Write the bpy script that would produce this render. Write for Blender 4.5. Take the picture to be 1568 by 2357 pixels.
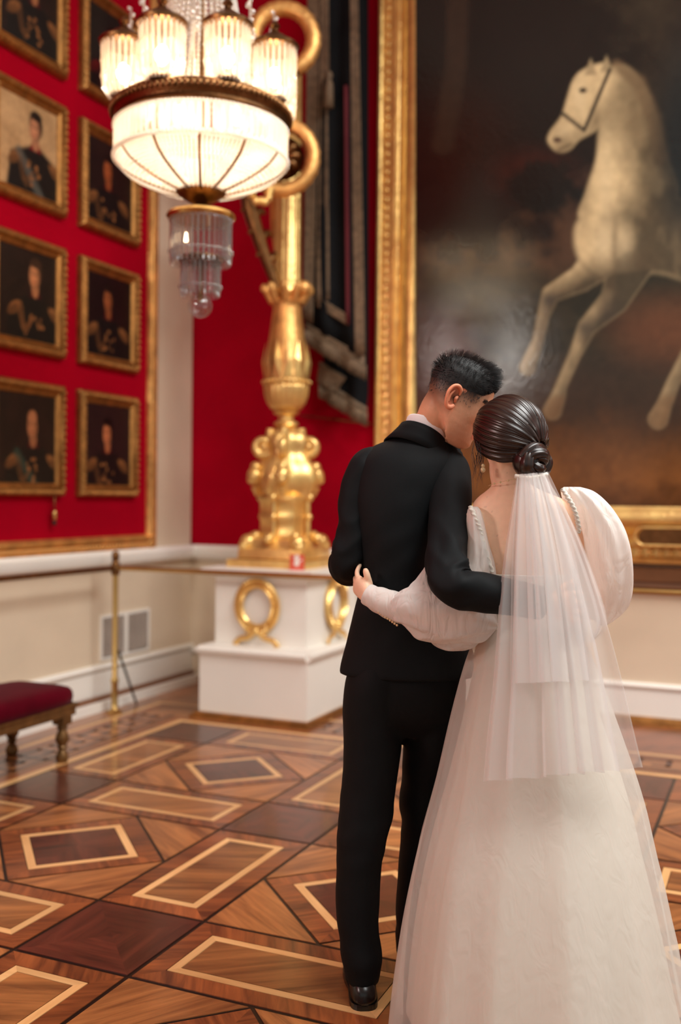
import bpy, bmesh, math, random
import numpy as np
from math import sin, cos, pi, radians, sqrt, exp, atan2
from mathutils import Vector, Matrix, noise

random.seed(7)
scn = bpy.context.scene
COL = scn.collection
for o in list(bpy.data.objects):
    bpy.data.objects.remove(o)

# ---------------------------------------------------------------- camera
CAM_H, FPX = 1.4, 2335.0
_pit, _roll, _th = radians(-.80), radians(.588), radians(23.56)
CF = Vector((-sin(_th)*cos(_pit), cos(_th)*cos(_pit), sin(_pit)))
_R = Vector((cos(_th), sin(_th), 0)); _U = _R.cross(CF)
CR = _R*cos(_roll) + _U*sin(_roll)
CU = _U*cos(_roll) - _R*sin(_roll)
CP = Vector((0, 0, CAM_H))
FH = Vector((-sin(_th), cos(_th), 0))      # level direction away from the camera
RH = Vector((cos(_th), sin(_th), 0))       # level direction to the right
ZV = Vector((0, 0, 1))
def px(x, y, d):
    return CP + (CF + CR*((x-784)/FPX) - CU*((y-1178.5)/FPX))*d
def px_y(x, y, Y):
    r = CF + CR*((x-784)/FPX) - CU*((y-1178.5)/FPX)
    return CP + r*(Y/r.y)

cam_d = bpy.data.cameras.new('camera'); cam = bpy.data.objects.new('camera', cam_d); COL.objects.link(cam)
M = Matrix((CR, CU, -CF)).transposed().to_4x4(); M.translation = CP
cam.matrix_world = M
cam_d.sensor_fit = 'VERTICAL'; cam_d.sensor_height = 36; cam_d.sensor_width = 24
cam_d.lens = FPX/2357*36
cam_d.clip_start = .05; cam_d.clip_end = 60
cam_d.dof.use_dof = True; cam_d.dof.focus_distance = 2.72; cam_d.dof.aperture_fstop = 1.45
scn.camera = cam

# ---------------------------------------------------------------- world, lights, exposure
wd = bpy.data.worlds.new('gallery_air'); scn.world = wd; wd.use_nodes = True
bg = wd.node_tree.nodes['Background']; bg.inputs[0].default_value = (.98, .98, .95, 1); bg.inputs[1].default_value = .38
def area(name, loc, rot, sx, sy, e, col):
    l = bpy.data.lights.new(name, 'AREA'); l.shape = 'RECTANGLE'; l.size = sx; l.size_y = sy; l.energy = e; l.color = col
    o = bpy.data.objects.new(name, l); COL.objects.link(o); o.location = loc; o.rotation_euler = rot
    return o
# the gallery's glazed ceiling: one long roof light down the middle of the hall
area('skylight', (1.5, 2.9, 6.0), (0, 0, 0), 2.4, 5.4, 400, (.97, 1, .98))
# a hanging lamp further down the hall, and an added unseen key light
def lamp(name, loc, e, r, col=(1, .95, .87)):
    l = bpy.data.lights.new(name, 'POINT'); l.energy = e; l.shadow_soft_size = r; l.color = col
    o = bpy.data.objects.new(name, l); COL.objects.link(o); o.location = loc
lamp('added_key_light', (-3.72, -.4, 2.75), 130, .3)  # unseen key light added at the left; no fixture stands there
lamp('hall_lamp', (3.2, 4.4, 3.4), 50, .4)
scn.view_settings.view_transform = 'Standard'; scn.view_settings.look = 'None'
scn.view_settings.gamma = 1; scn.view_settings.exposure = .45; scn.view_settings.use_curve_mapping = False

# ---------------------------------------------------------------- materials
def lin(r, g, b):
    f = lambda c: c/255/12.92 if c/255 <= .04045 else ((c/255+.055)/1.055)**2.4
    return (f(r), f(g), f(b), 1)
class NT:
    def __init__(s, name):
        m = bpy.data.materials.new(name); m.use_nodes = True; s.m = m; s.t = m.node_tree
        s.b = s.t.nodes['Principled BSDF']; s.out = s.t.nodes['Material Output']
    def n(s, typ, **kw):
        n = s.t.nodes.new(typ)
        for k, v in kw.items():
            if k.startswith('i_'):
                k = k[2:].replace('_', ' ')
                n.inputs[k].default_value = v
            else: setattr(n, k, v)
        return n
    def l(s, a, b): s.t.links.new(a, b)
    def ramp(s, fac, stops):
        r = s.n('ShaderNodeValToRGB'); e = r.color_ramp.elements
        while len(e) < len(stops): e.new(.5)
        for i, (p, c) in enumerate(stops): e[i].position = p; e[i].color = c
        s.l(fac, r.inputs[0]); return r.outputs[0]
    def bump(s, h, strength, dist=.01):
        b = s.n('ShaderNodeBump'); b.inputs['Strength'].default_value = strength; b.inputs['Distance'].default_value = dist
        s.l(h, b.inputs['Height']); s.l(b.outputs[0], s.b.inputs['Normal'])
    def set(s, **kw):
        for k, v in kw.items(): s.b.inputs[k.replace('_', ' ')].default_value = v
        return s
MAT = {}
def plain(name, col, rough=.5, metal=0, noise_amt=.12, scale=8, bump=0, bscale=60, coat=0, spec=.5, sheen=0):
    k = NT(name); c = Vector(col[:3])
    tc = k.n('ShaderNodeTexCoord'); ns = k.n('ShaderNodeTexNoise', i_Scale=scale, i_Detail=4.0)
    k.l(tc.outputs['Object'], ns.inputs['Vector'])
    k.l(k.ramp(ns.outputs[0], [(.3, (*(c*(1-noise_amt)), 1)), (.7, (*[min(1, x) for x in c*(1+noise_amt)], 1))]), k.b.inputs['Base Color'])
    k.set(Roughness=rough, Metallic=metal, Coat_Weight=coat); k.b.inputs['Specular IOR Level'].default_value = spec
    if sheen: k.set(Sheen_Weight=sheen, Sheen_Roughness=.4)
    if bump:
        n2 = k.n('ShaderNodeTexNoise', i_Scale=bscale, i_Detail=3.0); k.l(tc.outputs['Object'], n2.inputs['Vector']); k.bump(n2.outputs[0], bump)
    MAT[name] = k.m; return k
plain('plaster', lin(226, 206, 180), .55, noise_amt=.04, scale=3, bump=.05)
plain('plaster_white', lin(248, 243, 234), .4, noise_amt=.02, scale=3)
plain('velvet_wall', lin(162, 0, 28), .9, noise_amt=.10, scale=2.5, bump=.08, bscale=300, spec=.06)
plain('gold', lin(248, 196, 122), .30, metal=.7, noise_amt=.25, scale=9, bump=.3, bscale=40)
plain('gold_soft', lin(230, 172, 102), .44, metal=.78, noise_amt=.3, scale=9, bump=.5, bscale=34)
plain('gold_dull', lin(168, 118, 64), .45, metal=.85, noise_amt=.3, scale=14, bump=.3, bscale=90)
plain('brass', lin(205, 168, 105), .28, metal=1, noise_amt=.08)
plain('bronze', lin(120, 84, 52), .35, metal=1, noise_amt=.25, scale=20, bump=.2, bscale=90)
plain('iron', lin(60, 52, 46), .5, metal=.8)
plain('velvet_seat', lin(82, 1, 18), .9, noise_amt=.2, scale=6, bump=.1, bscale=200, spec=.05, sheen=.06)
plain('old_gilt_wood', lin(116, 82, 44), .4, metal=.6, noise_amt=.3, scale=14)
plain('vent_dark', lin(70, 60, 55), .6)
plain('vent_slat', lin(190, 172, 158), .5)
plain('banner_black', lin(9, 10, 13), .85, noise_amt=.25, scale=5, bump=.2, bscale=30, spec=.2)
plain('banner_trim', lin(112, 90, 68), .6, metal=.2, noise_amt=.35, scale=30, bump=.5, bscale=150)
plain('banner_red', lin(90, 8, 22), .8)
plain('sign_red', lin(214, 84, 58), .4)
plain('sign_white', lin(240, 225, 215), .5)
plain('black_line', lin(18, 11, 9), .3, noise_amt=.2)
plain('suit', lin(4, 8, 11), .74, noise_amt=.10, scale=300, bump=.08, bscale=700, spec=.24, sheen=.0)
plain('trouser_cloth', lin(6, 8, 10), .7, noise_amt=.10, scale=300, bump=.08, bscale=700, spec=.2)
plain('shirt', lin(240, 232, 232), .6, noise_amt=.02)
plain('shoe_leather', lin(10, 9, 9), .28, noise_amt=.2)
plain('pearl', lin(226, 196, 150), .2, noise_amt=.05)
plain('shade_brown', lin(112, 72, 42), .45, noise_amt=.15, scale=6)  # brown of the shade under the large frame, put in as colour
plain('eye_white', lin(225, 215, 205), .25)

def wood(name, dark, light, scale=1.0):
    k = NT(name)
    uv = k.n('ShaderNodeUVMap'); oi = k.n('ShaderNodeObjectInfo')
    off = k.n('ShaderNodeVectorMath', operation='SCALE'); k.l(oi.outputs['Random'], off.inputs['Scale']); off.inputs[0].default_value = (37, 91, 13)
    ad = k.n('ShaderNodeVectorMath', operation='ADD'); k.l(uv.outputs[0], ad.inputs[0]); k.l(off.outputs[0], ad.inputs[1])
    mp = k.n('ShaderNodeMapping'); mp.inputs['Scale'].default_value = (3*scale, 34*scale, 1); k.l(ad.outputs[0], mp.inputs[0])
    n1 = k.n('ShaderNodeTexNoise', i_Scale=1.0, i_Detail=6.0, i_Roughness=.62, i_Distortion=.6); k.l(mp.outputs[0], n1.inputs['Vector'])
    m2 = k.n('ShaderNodeMapping'); m2.inputs['Scale'].default_value = (1.6, 7, 1); k.l(ad.outputs[0], m2.inputs[0])
    n2 = k.n('ShaderNodeTexNoise', i_Scale=1.0, i_Detail=2.0, i_Distortion=1.0); k.l(m2.outputs[0], n2.inputs['Vector'])
    mx = k.n('ShaderNodeMath', operation='MULTIPLY_ADD'); k.l(n1.outputs[0], mx.inputs[0]); mx.inputs[1].default_value = .6
    m3 = k.n('ShaderNodeMath', operation='MULTIPLY'); k.l(n2.outputs[0], m3.inputs[0]); m3.inputs[1].default_value = .4; k.l(m3.outputs[0], mx.inputs[2])
    c = k.ramp(mx.outputs[0], [(.33, dark), (.5, tuple((a+b)/2 for a, b in zip(dark, light))), (.66, light)])
    hs = k.n('ShaderNodeHueSaturation'); k.l(c, hs.inputs['Color'])
    vr = k.n('ShaderNodeMapRange'); k.l(oi.outputs['Random'], vr.inputs[0]); vr.inputs[3].default_value = .82; vr.inputs[4].default_value = 1.18
    k.l(vr.outputs[0], hs.inputs['Value']); k.l(hs.outputs[0], k.b.inputs['Base Color'])
    k.set(Roughness=.30, Coat_Weight=.30, Coat_Roughness=.12)
    k.bump(n1.outputs[0], .04)
    MAT[name] = k.m
wood('wood_amber', lin(100, 52, 27), lin(192, 122, 68))
wood('wood_panel', lin(86, 46, 24), lin(182, 116, 64), .7)
wood('wood_plank', lin(66, 27, 15), lin(166, 90, 46))
wood('wood_mahogany', lin(46, 16, 12), lin(100, 44, 30))
wood('wood_maple', lin(206, 150, 94), lin(232, 182, 124))

def sheer(name, col, alpha, rough=.6, weave=0):
    """woven gauze: part of the light passes straight through, the rest scatters on and through the threads"""
    k = NT(name); t = k.t; t.nodes.remove(k.b)
    tr = k.n('ShaderNodeBsdfTransparent'); df = k.n('ShaderNodeBsdfDiffuse'); tl = k.n('ShaderNodeBsdfTranslucent')
    df.inputs[0].default_value = col; tl.inputs[0].default_value = col
    if weave:      # soft crumples of a crisp gauze
        tc = k.n('ShaderNodeTexCoord'); mp = k.n('ShaderNodeMapping'); mp.inputs['Scale'].default_value = (1, 1, .35); k.l(tc.outputs['Object'], mp.inputs[0])
        ns = k.n('ShaderNodeTexNoise', i_Scale=26.0, i_Detail=2.0, i_Distortion=1.2); k.l(mp.outputs[0], ns.inputs['Vector'])
        bp = k.n('ShaderNodeBump'); bp.inputs['Strength'].default_value = weave; bp.inputs['Distance'].default_value = .02; k.l(ns.outputs[0], bp.inputs['Height'])
        k.l(bp.outputs[0], df.inputs['Normal']); k.l(bp.outputs[0], tl.inputs['Normal'])
    a = k.n('ShaderNodeMixShader'); a.inputs[0].default_value = .38; k.l(df.outputs[0], a.inputs[1]); k.l(tl.outputs[0], a.inputs[2])
    b = k.n('ShaderNodeMixShader'); b.inputs[0].default_value = alpha
    k.l(tr.outputs[0], b.inputs[1]); k.l(a.outputs[0], b.inputs[2]); k.l(b.outputs[0], k.out.inputs[0])
    MAT[name] = k.m
sheer('tulle', lin(244, 240, 238), .40)
sheer('organza', lin(250, 246, 242), .82, weave=.55)
sheer('organza_skirt', lin(232, 226, 218), .55, weave=.25)
plain('satin', lin(224, 217, 204), .5, noise_amt=.03, scale=4, sheen=.1)

def crystal(name, col, tr_amt):
    k = NT(name); k.t.nodes.remove(k.b)
    tl = k.n('ShaderNodeBsdfTranslucent'); tl.inputs[0].default_value = col
    gl = k.n('ShaderNodeBsdfGlossy'); gl.inputs['Roughness'].default_value = .08; gl.inputs[0].default_value = (1, 1, 1, 1)
    tp = k.n('ShaderNodeBsdfTransparent'); tp.inputs[0].default_value = (.95, .95, .95, 1)
    fr = k.n('ShaderNodeMixShader'); fr.inputs[0].default_value = .30; k.l(tl.outputs[0], fr.inputs[1]); k.l(gl.outputs[0], fr.inputs[2])
    m2 = k.n('ShaderNodeMixShader'); m2.inputs[0].default_value = tr_amt; k.l(fr.outputs[0], m2.inputs[1]); k.l(tp.outputs[0], m2.inputs[2])
    k.l(m2.outputs[0], k.out.inputs[0]); MAT[name] = k.m
crystal('crystal', (.95, .90, .82, 1), .50)
crystal('crystal_clear', (.55, .52, .50, 1), .72)
k = NT('bulb'); k.set(Base_Color=(1, .8, .5, 1), Emission_Color=(1, .72, .42, 1), Emission_Strength=14); MAT['bulb'] = k.m

def vcol(name, rough, spec=.5, bump=0, sss=0, bscale=140):
    k = NT(name); a = k.n('ShaderNodeVertexColor'); a.layer_name = 'Col'
    k.l(a.outputs[0], k.b.inputs['Base Color']); k.set(Roughness=rough); k.b.inputs['Specular IOR Level'].default_value = spec
    if sss:
        k.set(Subsurface_Weight=sss, Subsurface_Scale=.012); k.b.inputs['Subsurface Radius'].default_value = (1, .35, .2)
    if bump:
        tc = k.n('ShaderNodeTexCoord'); n2 = k.n('ShaderNodeTexNoise', i_Scale=bscale, i_Detail=3.0); k.l(tc.outputs['Object'], n2.inputs['Vector']); k.bump(n2.outputs[0], bump)
    MAT[name] = k.m
vcol('oil_paint', .38, .4, .15, bscale=160)
vcol('oil_paint_large', .13, .42, .10, bscale=60)
vcol('skin', .48, .4, .06, sss=.12)
def hair(name, dark, light, rough):
    k = NT(name); a = k.n('ShaderNodeVertexColor'); a.layer_name = 'Col'
    mx = k.n('ShaderNodeMix', data_type='RGBA'); k.l(a.outputs[0], mx.inputs['Factor'])
    mx.inputs['A'].default_value = dark; mx.inputs['B'].default_value = light
    k.l(mx.outputs['Result'], k.b.inputs['Base Color']); k.set(Roughness=rough); k.b.inputs['Specular IOR Level'].default_value = .6
    MAT[name] = k.m
hair('hair_black', lin(7, 6, 7), lin(24, 18, 17), .62)
hair('hair_brown', lin(20, 11, 9), lin(56, 33, 23), .30)

# ---------------------------------------------------------------- mesh helpers
class MB:
    def __init__(s): s.v = []; s.f = []; s.c = {}
    def add(s, vs, fs):
        o = len(s.v); s.v += [tuple(v) for v in vs]; s.f += [tuple(i+o for i in f) for f in fs]; return o
    def box(s, x0, y0, z0, x1, y1, z1):
        s.add([(x0,y0,z0),(x1,y0,z0),(x1,y1,z0),(x0,y1,z0),(x0,y0,z1),(x1,y0,z1),(x1,y1,z1),(x0,y1,z1)],
              [(0,3,2,1),(4,5,6,7),(0,1,5,4),(1,2,6,5),(2,3,7,6),(3,0,4,7)])
    def prism(s, poly, z0, z1):
        n = len(poly)
        s.add([(x, y, z0) for x, y in poly]+[(x, y, z1) for x, y in poly],
              [tuple(range(n-1, -1, -1)), tuple(range(n, 2*n))]+[(i, (i+1) % n, n+(i+1) % n, n+i) for i in range(n)])
    def lathe(s, prof, n=32, c=(0, 0, 0), mod=None, cap=True):
        vs = []; fs = []
        for j, (r, z) in enumerate(prof):
            for i in range(n):
                a = 2*pi*i/n; rr = r*(mod(a, z) if mod else 1)
                vs.append((c[0]+rr*cos(a), c[1]+rr*sin(a), c[2]+z))
        m = len(prof)
        for j in range(m-1):
            for i in range(n):
                i2 = (i+1) % n; fs.append((j*n+i, j*n+i2, (j+1)*n+i2, (j+1)*n+i))
        if cap: fs.append(tuple(range(n-1, -1, -1))); fs.append(tuple((m-1)*n+i for i in range(n)))
        s.add(vs, fs)
    def ball(s, c, r, nu=8, nv=6, sc=(1, 1, 1)):
        c = Vector(c); vs = [c+Vector((0, 0, r*sc[2]))]; fs = []
        for j in range(1, nv):
            ph = pi*j/nv
            for i in range(nu):
                a = 2*pi*i/nu; vs.append(c+Vector((r*sc[0]*sin(ph)*cos(a), r*sc[1]*sin(ph)*sin(a), r*sc[2]*cos(ph))))
        vs.append(c-Vector((0, 0, r*sc[2]))); L = len(vs)-1
        for i in range(nu):
            i2 = (i+1) % nu; fs.append((0, 1+i, 1+i2)); fs.append((L, L-nu+i2, L-nu+i))
            for j in range(nv-2): fs.append((1+j*nu+i, 1+(j+1)*nu+i, 1+(j+1)*nu+i2, 1+j*nu+i2))
        s.add(vs, fs)
    def tube(s, pts, rad, n=10, closed=False, ref=None, flat=False, disp=None, res=0, cap=True):
        """pts: centres; rad: r or (a,b) per point; a lies across the view, b along ref"""
        P = [Vector(p) for p in pts]; Rr = [(r, r) if not isinstance(r, (tuple, list)) else tuple(r) for r in (rad if isinstance(rad, (list, tuple)) else [rad]*len(P))]
        if res:
            Q = []; Q2 = []; m = len(P)
            for i in range(m-1 if not closed else m):
                g = lambda k: (k % m) if closed else max(0, min(m-1, k))
                a, b, c_, d = g(i-1), g(i), g(i+1), g(i+2)
                for k in range(res):
                    t = k/res; t2 = t*t; t3 = t2*t
                    w = (-.5*t3+t2-.5*t, 1.5*t3-2.5*t2+1, -1.5*t3+2*t2+.5*t, .5*t3-.5*t2)
                    Q.append(P[a]*w[0]+P[b]*w[1]+P[c_]*w[2]+P[d]*w[3])
                    Q2.append(tuple(max(1e-4, Rr[a][q]*w[0]+Rr[b][q]*w[1]+Rr[c_][q]*w[2]+Rr[d][q]*w[3]) for q in (0, 1)))
            if not closed: Q.append(P[-1]); Q2.append(Rr[-1])
            P, Rr = Q, Q2
        ref = Vector(ref) if ref is not None else None
        m = len(P); vs = []; fs = []; T0 = None; up = None
        for j in range(m):
            if closed: T = (P[(j+1) % m]-P[j-1]).normalized()
            else: T = (P[min(j+1, m-1)]-P[max(j-1, 0)]).normalized()
            if flat: T = ZV.copy() if T.z > 0 else -ZV
            if ref is not None:
                v = ref-T*ref.dot(T)
                if v.length < .05: v = (up - T*up.dot(T)) if up is not None else T.orthogonal()
                v.normalize()
            elif up is None: v = T.orthogonal().normalized()
            else: v = (up-T*up.dot(T)).normalized()
            up = v; u = v.cross(T)
            for i in range(n):
                a = 2*pi*i/n; k = 1+(disp(j/max(1, m-1), a) if disp else 0)
                vs.append(P[j]+u*(Rr[j][0]*cos(a)*k)+v*(Rr[j][1]*sin(a)*k))
        for j in range(m if closed else m-1):
            j2 = (j+1) % m
            for i in range(n): fs.append((j*n+i, j*n+(i+1) % n, j2*n+(i+1) % n, j2*n+i))
        if not closed and cap: fs.append(tuple(range(n-1, -1, -1))); fs.append(tuple((m-1)*n+i for i in range(n)))
        s.add(vs, fs)
    def extrude(s, prof, a, b, out, up, ma=0, mb=0):
        """sweep profile (offset along up, height along out) from a to b; ma/mb mitre slopes"""
        a, b, out, up = Vector(a), Vector(b), Vector(out), Vector(up); d = (b-a).normalized(); n = len(prof)
        vs = [a+up*o+out*h+d*(ma*o) for o, h in prof]+[b+up*o+out*h-d*(mb*o) for o, h in prof]
        s.add(vs, [(i, (i+1) % n, n+(i+1) % n, n+i) for i in range(n)]+[tuple(range(n-1, -1, -1)), tuple(range(n, 2*n))])
    def mesh(s, name):
        me = bpy.data.meshes.new(name); me.from_pydata(s.v, [], s.f); me.update()
        bm = bmesh.new(); bm.from_mesh(me); bmesh.ops.recalc_face_normals(bm, faces=bm.faces); bm.to_mesh(me); bm.free()
        return me
    def build(s, name, mat, parent=None, smooth=False, angle=None):
        return link(name, s.mesh(name), mat, parent, smooth, angle)
def link(name, me, mat, parent=None, smooth=False, angle=None):
    if mat and not me.materials: me.materials.append(MAT[mat])
    if smooth:
        me.polygons.foreach_set('use_smooth', [True]*len(me.polygons))
        if angle is not None:
            try: me.set_sharp_from_angle(angle=radians(angle))
            except Exception: pass
    o = bpy.data.objects.new(name, me); COL.objects.link(o)
    if parent is not None: o.parent = parent; o.matrix_parent_inverse = Matrix.Identity(4); 
    return o
def empty(name, loc=(0, 0, 0), rz=0):
    o = bpy.data.objects.new(name, None); COL.objects.link(o); o.location = loc; o.rotation_euler = (0, 0, rz); o.empty_display_size = .1
    return o
def tag(o, label=None, cat=None, group=None, kind=None):
    if label: o['label'] = label
    if cat: o['category'] = cat
    if group: o['group'] = group
    if kind: o['kind'] = kind
    return o
def rel(mb, root):
    """move a mesh built in world space into the frame of its root"""
    inv = Matrix.LocRotScale(root.location, root.rotation_euler, root.scale).inverted()
    mb.v = [tuple(inv @ Vector(v)) for v in mb.v]; return mb
def setcol(me, cols):
    a = me.color_attributes.new('Col', 'FLOAT_COLOR', 'POINT')
    a.data.foreach_set('color', np.asarray(cols, dtype=np.float32).ravel())
def remesh(mb, voxel, smooth_it=4, fac=.5):
    """one closed skin from overlapping volumes"""
    me = mb.mesh('tmp'); o = bpy.data.objects.new('tmp', me); COL.objects.link(o)
    r = o.modifiers.new('r', 'REMESH'); r.mode = 'VOXEL'; r.voxel_size = voxel
    if smooth_it: s_ = o.modifiers.new('s', 'SMOOTH'); s_.factor = fac; s_.iterations = smooth_it
    dg = bpy.context.evaluated_depsgraph_get(); out = bpy.data.meshes.new_from_object(o.evaluated_get(dg))
    bpy.data.objects.remove(o); return out
def verts(me):
    a = np.empty(len(me.vertices)*3, dtype=np.float32); me.vertices.foreach_get('co', a); return a.reshape(-1, 3).astype(float)
def setverts(me, a):
    me.vertices.foreach_set('co', np.asarray(a, dtype=np.float32).ravel()); me.update()
# ================================================================ the room
XL, YB = -4.12, 6.62
def struct(o): o['kind'] = 'structure'; return o
m = MB(); m.box(XL-.2, -7, 0, XL, YB+.2, 6.4); wall_left = struct(m.build('wall_left', 'plaster'))
m = MB(); m.box(XL, YB, 0, 7, YB+.2, 6.4); wall_back = struct(m.build('wall_back', 'plaster'))
m = MB()
m.box(XL-.2, -7, 6.2, 0.2, YB+.2, 6.4); m.box(2.8, -7, 6.2, 7, YB+.2, 6.4)
m.box(.2, -7, 6.2, 2.8, 0, 6.4); m.box(.2, 5.8, 6.2, 2.8, YB+.2, 6.4)
m.box(.2, 0, 6.34, 2.8, 5.8, 6.4)
ceiling = struct(m.build('ceiling', 'plaster_white'))
# red cloth lining of the walls
m = MB(); m.box(XL, -6.5, 1.06, XL+.012, 6.04, 6.0); m.build('cloth_panel', 'velvet_wall', wall_left)
m = MB(); m.box(XL+.001, YB-.014, 1.03, 6.8, YB, 6.0); m.build('cloth_panel', 'velvet_wall', wall_back)
# gilded moulding round the left panel
gp = [(0, 0), (0, .03), (.012, .045), (.03, .045), (.036, .032), (.055, .032), (.062, .05), (.085, .055), (.10, .035), (.10, 0)]
m = MB(); m.extrude([(o-.02, h) for o, h in gp], (XL+.001, -6.5, 1.05), (XL+.001, 6.06, 1.05), (1, 0, 0), (0, 0, 1), 0, 0)
trim_1 = struct(m.build('trim_1', 'gold_soft', None, True, 40))
m = MB(); m.extrude(gp, (XL+.001, 6.09, 1.03), (XL+.001, 6.09, 6.0), (1, 0, 0), (0, -1, 0), 0, 0)
trim_2 = struct(m.build('trim_2', 'gold_soft', None, True, 40))
mb = MB(); mb.ball((0, 0, 0), .016, 8, 6, (.8, 1, 1)); me = mb.mesh('bead'); me.materials.append(MAT['gold_soft']); me.polygons.foreach_set('use_smooth', [True]*len(me.polygons))
for i in range(64):
    o = bpy.data.objects.new('bead', me); COL.objects.link(o); o.parent = trim_1; o.location = (XL+.048, 6.02-i*.036, 1.065)
# dado rails, lower mouldings, baseboards
rail = [(0, 0), (0, .03), (.015, .035), (.02, .06), (.05, .075), (.085, .075), (.095, .06), (.11, .05), (.11, 0)]
m = MB(); m.extrude(rail, (XL, -6.5, .925), (XL, YB, .925), (1, 0, 0), (0, 0, 1)); struct(m.build('trim_3', 'plaster_white', None, True, 35))
m = MB(); m.extrude(rail, (XL, YB, .925), (-2.5, YB, .925), (0, -1, 0), (0, 0, 1)); struct(m.build('trim_4', 'plaster_white', None, True, 35))
m = MB(); m.extrude([(0, 0), (0, .06), (.02, .075), (.05, .07), (.055, .085), (.13, .09), (.14, .08), (.14, 0)], (-2.5, YB, .845), (2.1, YB, .845), (0, -1, 0), (0, 0, 1)); struct(m.build('frame_shade_strip', 'shade_brown', None, True, 35))  # brown strip standing in for the shade below the large frame
low = [(0, 0), (0, .02), (.02, .03), (.035, .02), (.04, 0)]
m = MB(); m.extrude(low, (XL, -6.5, .245), (XL, YB, .245), (1, 0, 0), (0, 0, 1)); struct(m.build('trim_5', 'plaster_white', None, True, 35))
m = MB(); m.extrude(low, (XL, YB, .215), (6.8, YB, .215), (0, -1, 0), (0, 0, 1)); struct(m.build('trim_6', 'plaster_white', None, True, 35))
m = MB(); m.box(XL, -6.5, 0, XL+.015, YB, .235); m.box(XL, -6.5, 0, XL+.10, YB, .055); b_ = struct(m.build('baseboard_left', 'plaster_white'))
m = MB(); m.box(XL+.015, -6.5, .055, XL+.05, YB-.03, .085); m.build('wood_strip', 'wood_amber', b_)
m = MB(); m.box(XL+.1, YB-.015, 0, 6.8, YB, .21); b_ = struct(m.build('baseboard_back', 'plaster_white'))
m = MB(); m.extrude([(0, 0), (0, .045), (.03, .04), (.045, .015), (.045, 0)], (XL+.1, YB-.015, 0), (6.8, YB-.015, 0), (0, -1, 0), (0, 0, 1)); m.build('wood_strip', 'gold_dull', b_)

# ---------------------------------------------------------------- parquet floor
m = MB(); m.box(XL-.2, -7, -.2, 7, YB+.2, -.0025); floor = struct(m.build('floor', 'black_line'))
GX, GY, GW, GL = -2.1512, 2.4483, .4234, .8262
GP = GW+GL
def piece_mesh(name, poly, mat, grain):
    """thin veneer piece; uv in metres with u along the grain"""
    mb = MB(); mb.prism(poly, -.004, 0); me = mb.mesh(name); me.materials.append(MAT[mat])
    uv = me.uv_layers.new(name='UVMap'); c, s_ = cos(grain), sin(grain)
    for lp in me.loops:
        co = me.vertices[lp.vertex_index].co; uv.data[lp.index].uv = (co.x*c+co.y*s_, -co.x*s_+co.y*c)
    return me
def shrink(poly, d):
    n = len(poly); out = []
    A = sum(poly[i][0]*poly[(i+1) % n][1]-poly[(i+1) % n][0]*poly[i][1] for i in range(n)); sg = 1 if A > 0 else -1
    ln = []
    for i in range(n):
        (x0, y0), (x1, y1) = poly[i], poly[(i+1) % n]; l = math.hypot(x1-x0, y1-y0); nx, ny = -(y1-y0)/l*sg, (x1-x0)/l*sg
        ln.append((x0+nx*d, y0+ny*d, (x1-x0)/l, (y1-y0)/l))
    for i in range(n):
        x0, y0, a, b = ln[i-1]; x1, y1, c, d_ = ln[i]; det = a*d_-b*c
        t = ((x1-x0)*d_-(y1-y0)*c)/det; out.append((x0+a*t, y0+b*t))
    return out
def ringpieces(outer, inner):
    n = len(outer); return [[outer[i], outer[(i+1) % n], inner[(i+1) % n], inner[i]] for i in range(n)]
KIND = []     # (name, mesh) in the cell's frame
def rectpanel(x0, y0, x1, y1, tagname):
    P = [(x0, y0), (x1, y0), (x1, y1), (x0, y1)]
    a = shrink(P, .008); b = shrink(P, .078); c = shrink(P, .081); d = shrink(P, .110); e = shrink(P, .113)
    for i, q in enumerate(ringpieces(a, b)):
        KIND.append(('border_plank', piece_mesh('border_plank', q, 'wood_plank', (pi/2 if i % 2 == 0 else 0)+.5)))
    for i, q in enumerate(ringpieces(c, d)): KIND.append(('maple_strip', piece_mesh('maple_strip', q, 'wood_maple', 0 if i % 2 == 0 else pi/2)))
    KIND.append(('panel', piece_mesh('panel', e, 'wood_panel', .62 if tagname == 'x' else .35)))
q = shrink([(0, 0), (GW, 0), (GW, GW), (0, GW)], .008); c_ = (GW/2, GW/2)
for i in range(4): KIND.append(('mahogany_wedge', piece_mesh('mahogany_wedge', [q[i], q[(i+1) % 4], c_], 'wood_mahogany', 0 if i % 2 == 0 else pi/2)))
rectpanel(GW, 0, GP, GW, 'x'); rectpanel(0, GW, GW, GP, 'y')
S = [(GW, GW), (GP, GW), (GP, GP), (GW, GP)]; S2 = shrink(S, .008); mid = GW+GL/2
D = [(mid, GW+.004), (GP-.004, mid), (mid, GP-.004), (GW+.004, mid)]
for i in range(4):
    tri = [S2[i], ((S2[i][0]+S2[(i+1) % 4][0])/2, (S2[i][1]+S2[(i+1) % 4][1])/2), ((S2[i][0]+S2[i-1][0])/2, (S2[i][1]+S2[i-1][1])/2)]
    # keep clear of the rotated square's black edge
    cx_, cy_ = S2[i]; tri = [tri[0]]+[(cx_+(x-cx_)*.975, cy_+(y-cy_)*.975) for x, y in tri[1:]]
    KIND.append(('corner_wedge', piece_mesh('corner_wedge', tri, 'wood_amber', pi/4*(1 if i % 2 else -1)+.2)))
a, b, c, d, e = [shrink(D, t) for t in (.008, .082, .085, .116, .119)]
for i, q in enumerate(ringpieces(a, b)): KIND.append(('border_plank', piece_mesh('border_plank', q, 'wood_plank', pi/4*(1 if i % 2 else -1))))
for i, q in enumerate(ringpieces(c, d)): KIND.append(('maple_strip', piece_mesh('maple_strip', q, 'wood_maple', pi/4*(-1 if i % 2 else 1))))
cc = (mid, mid)
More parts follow.
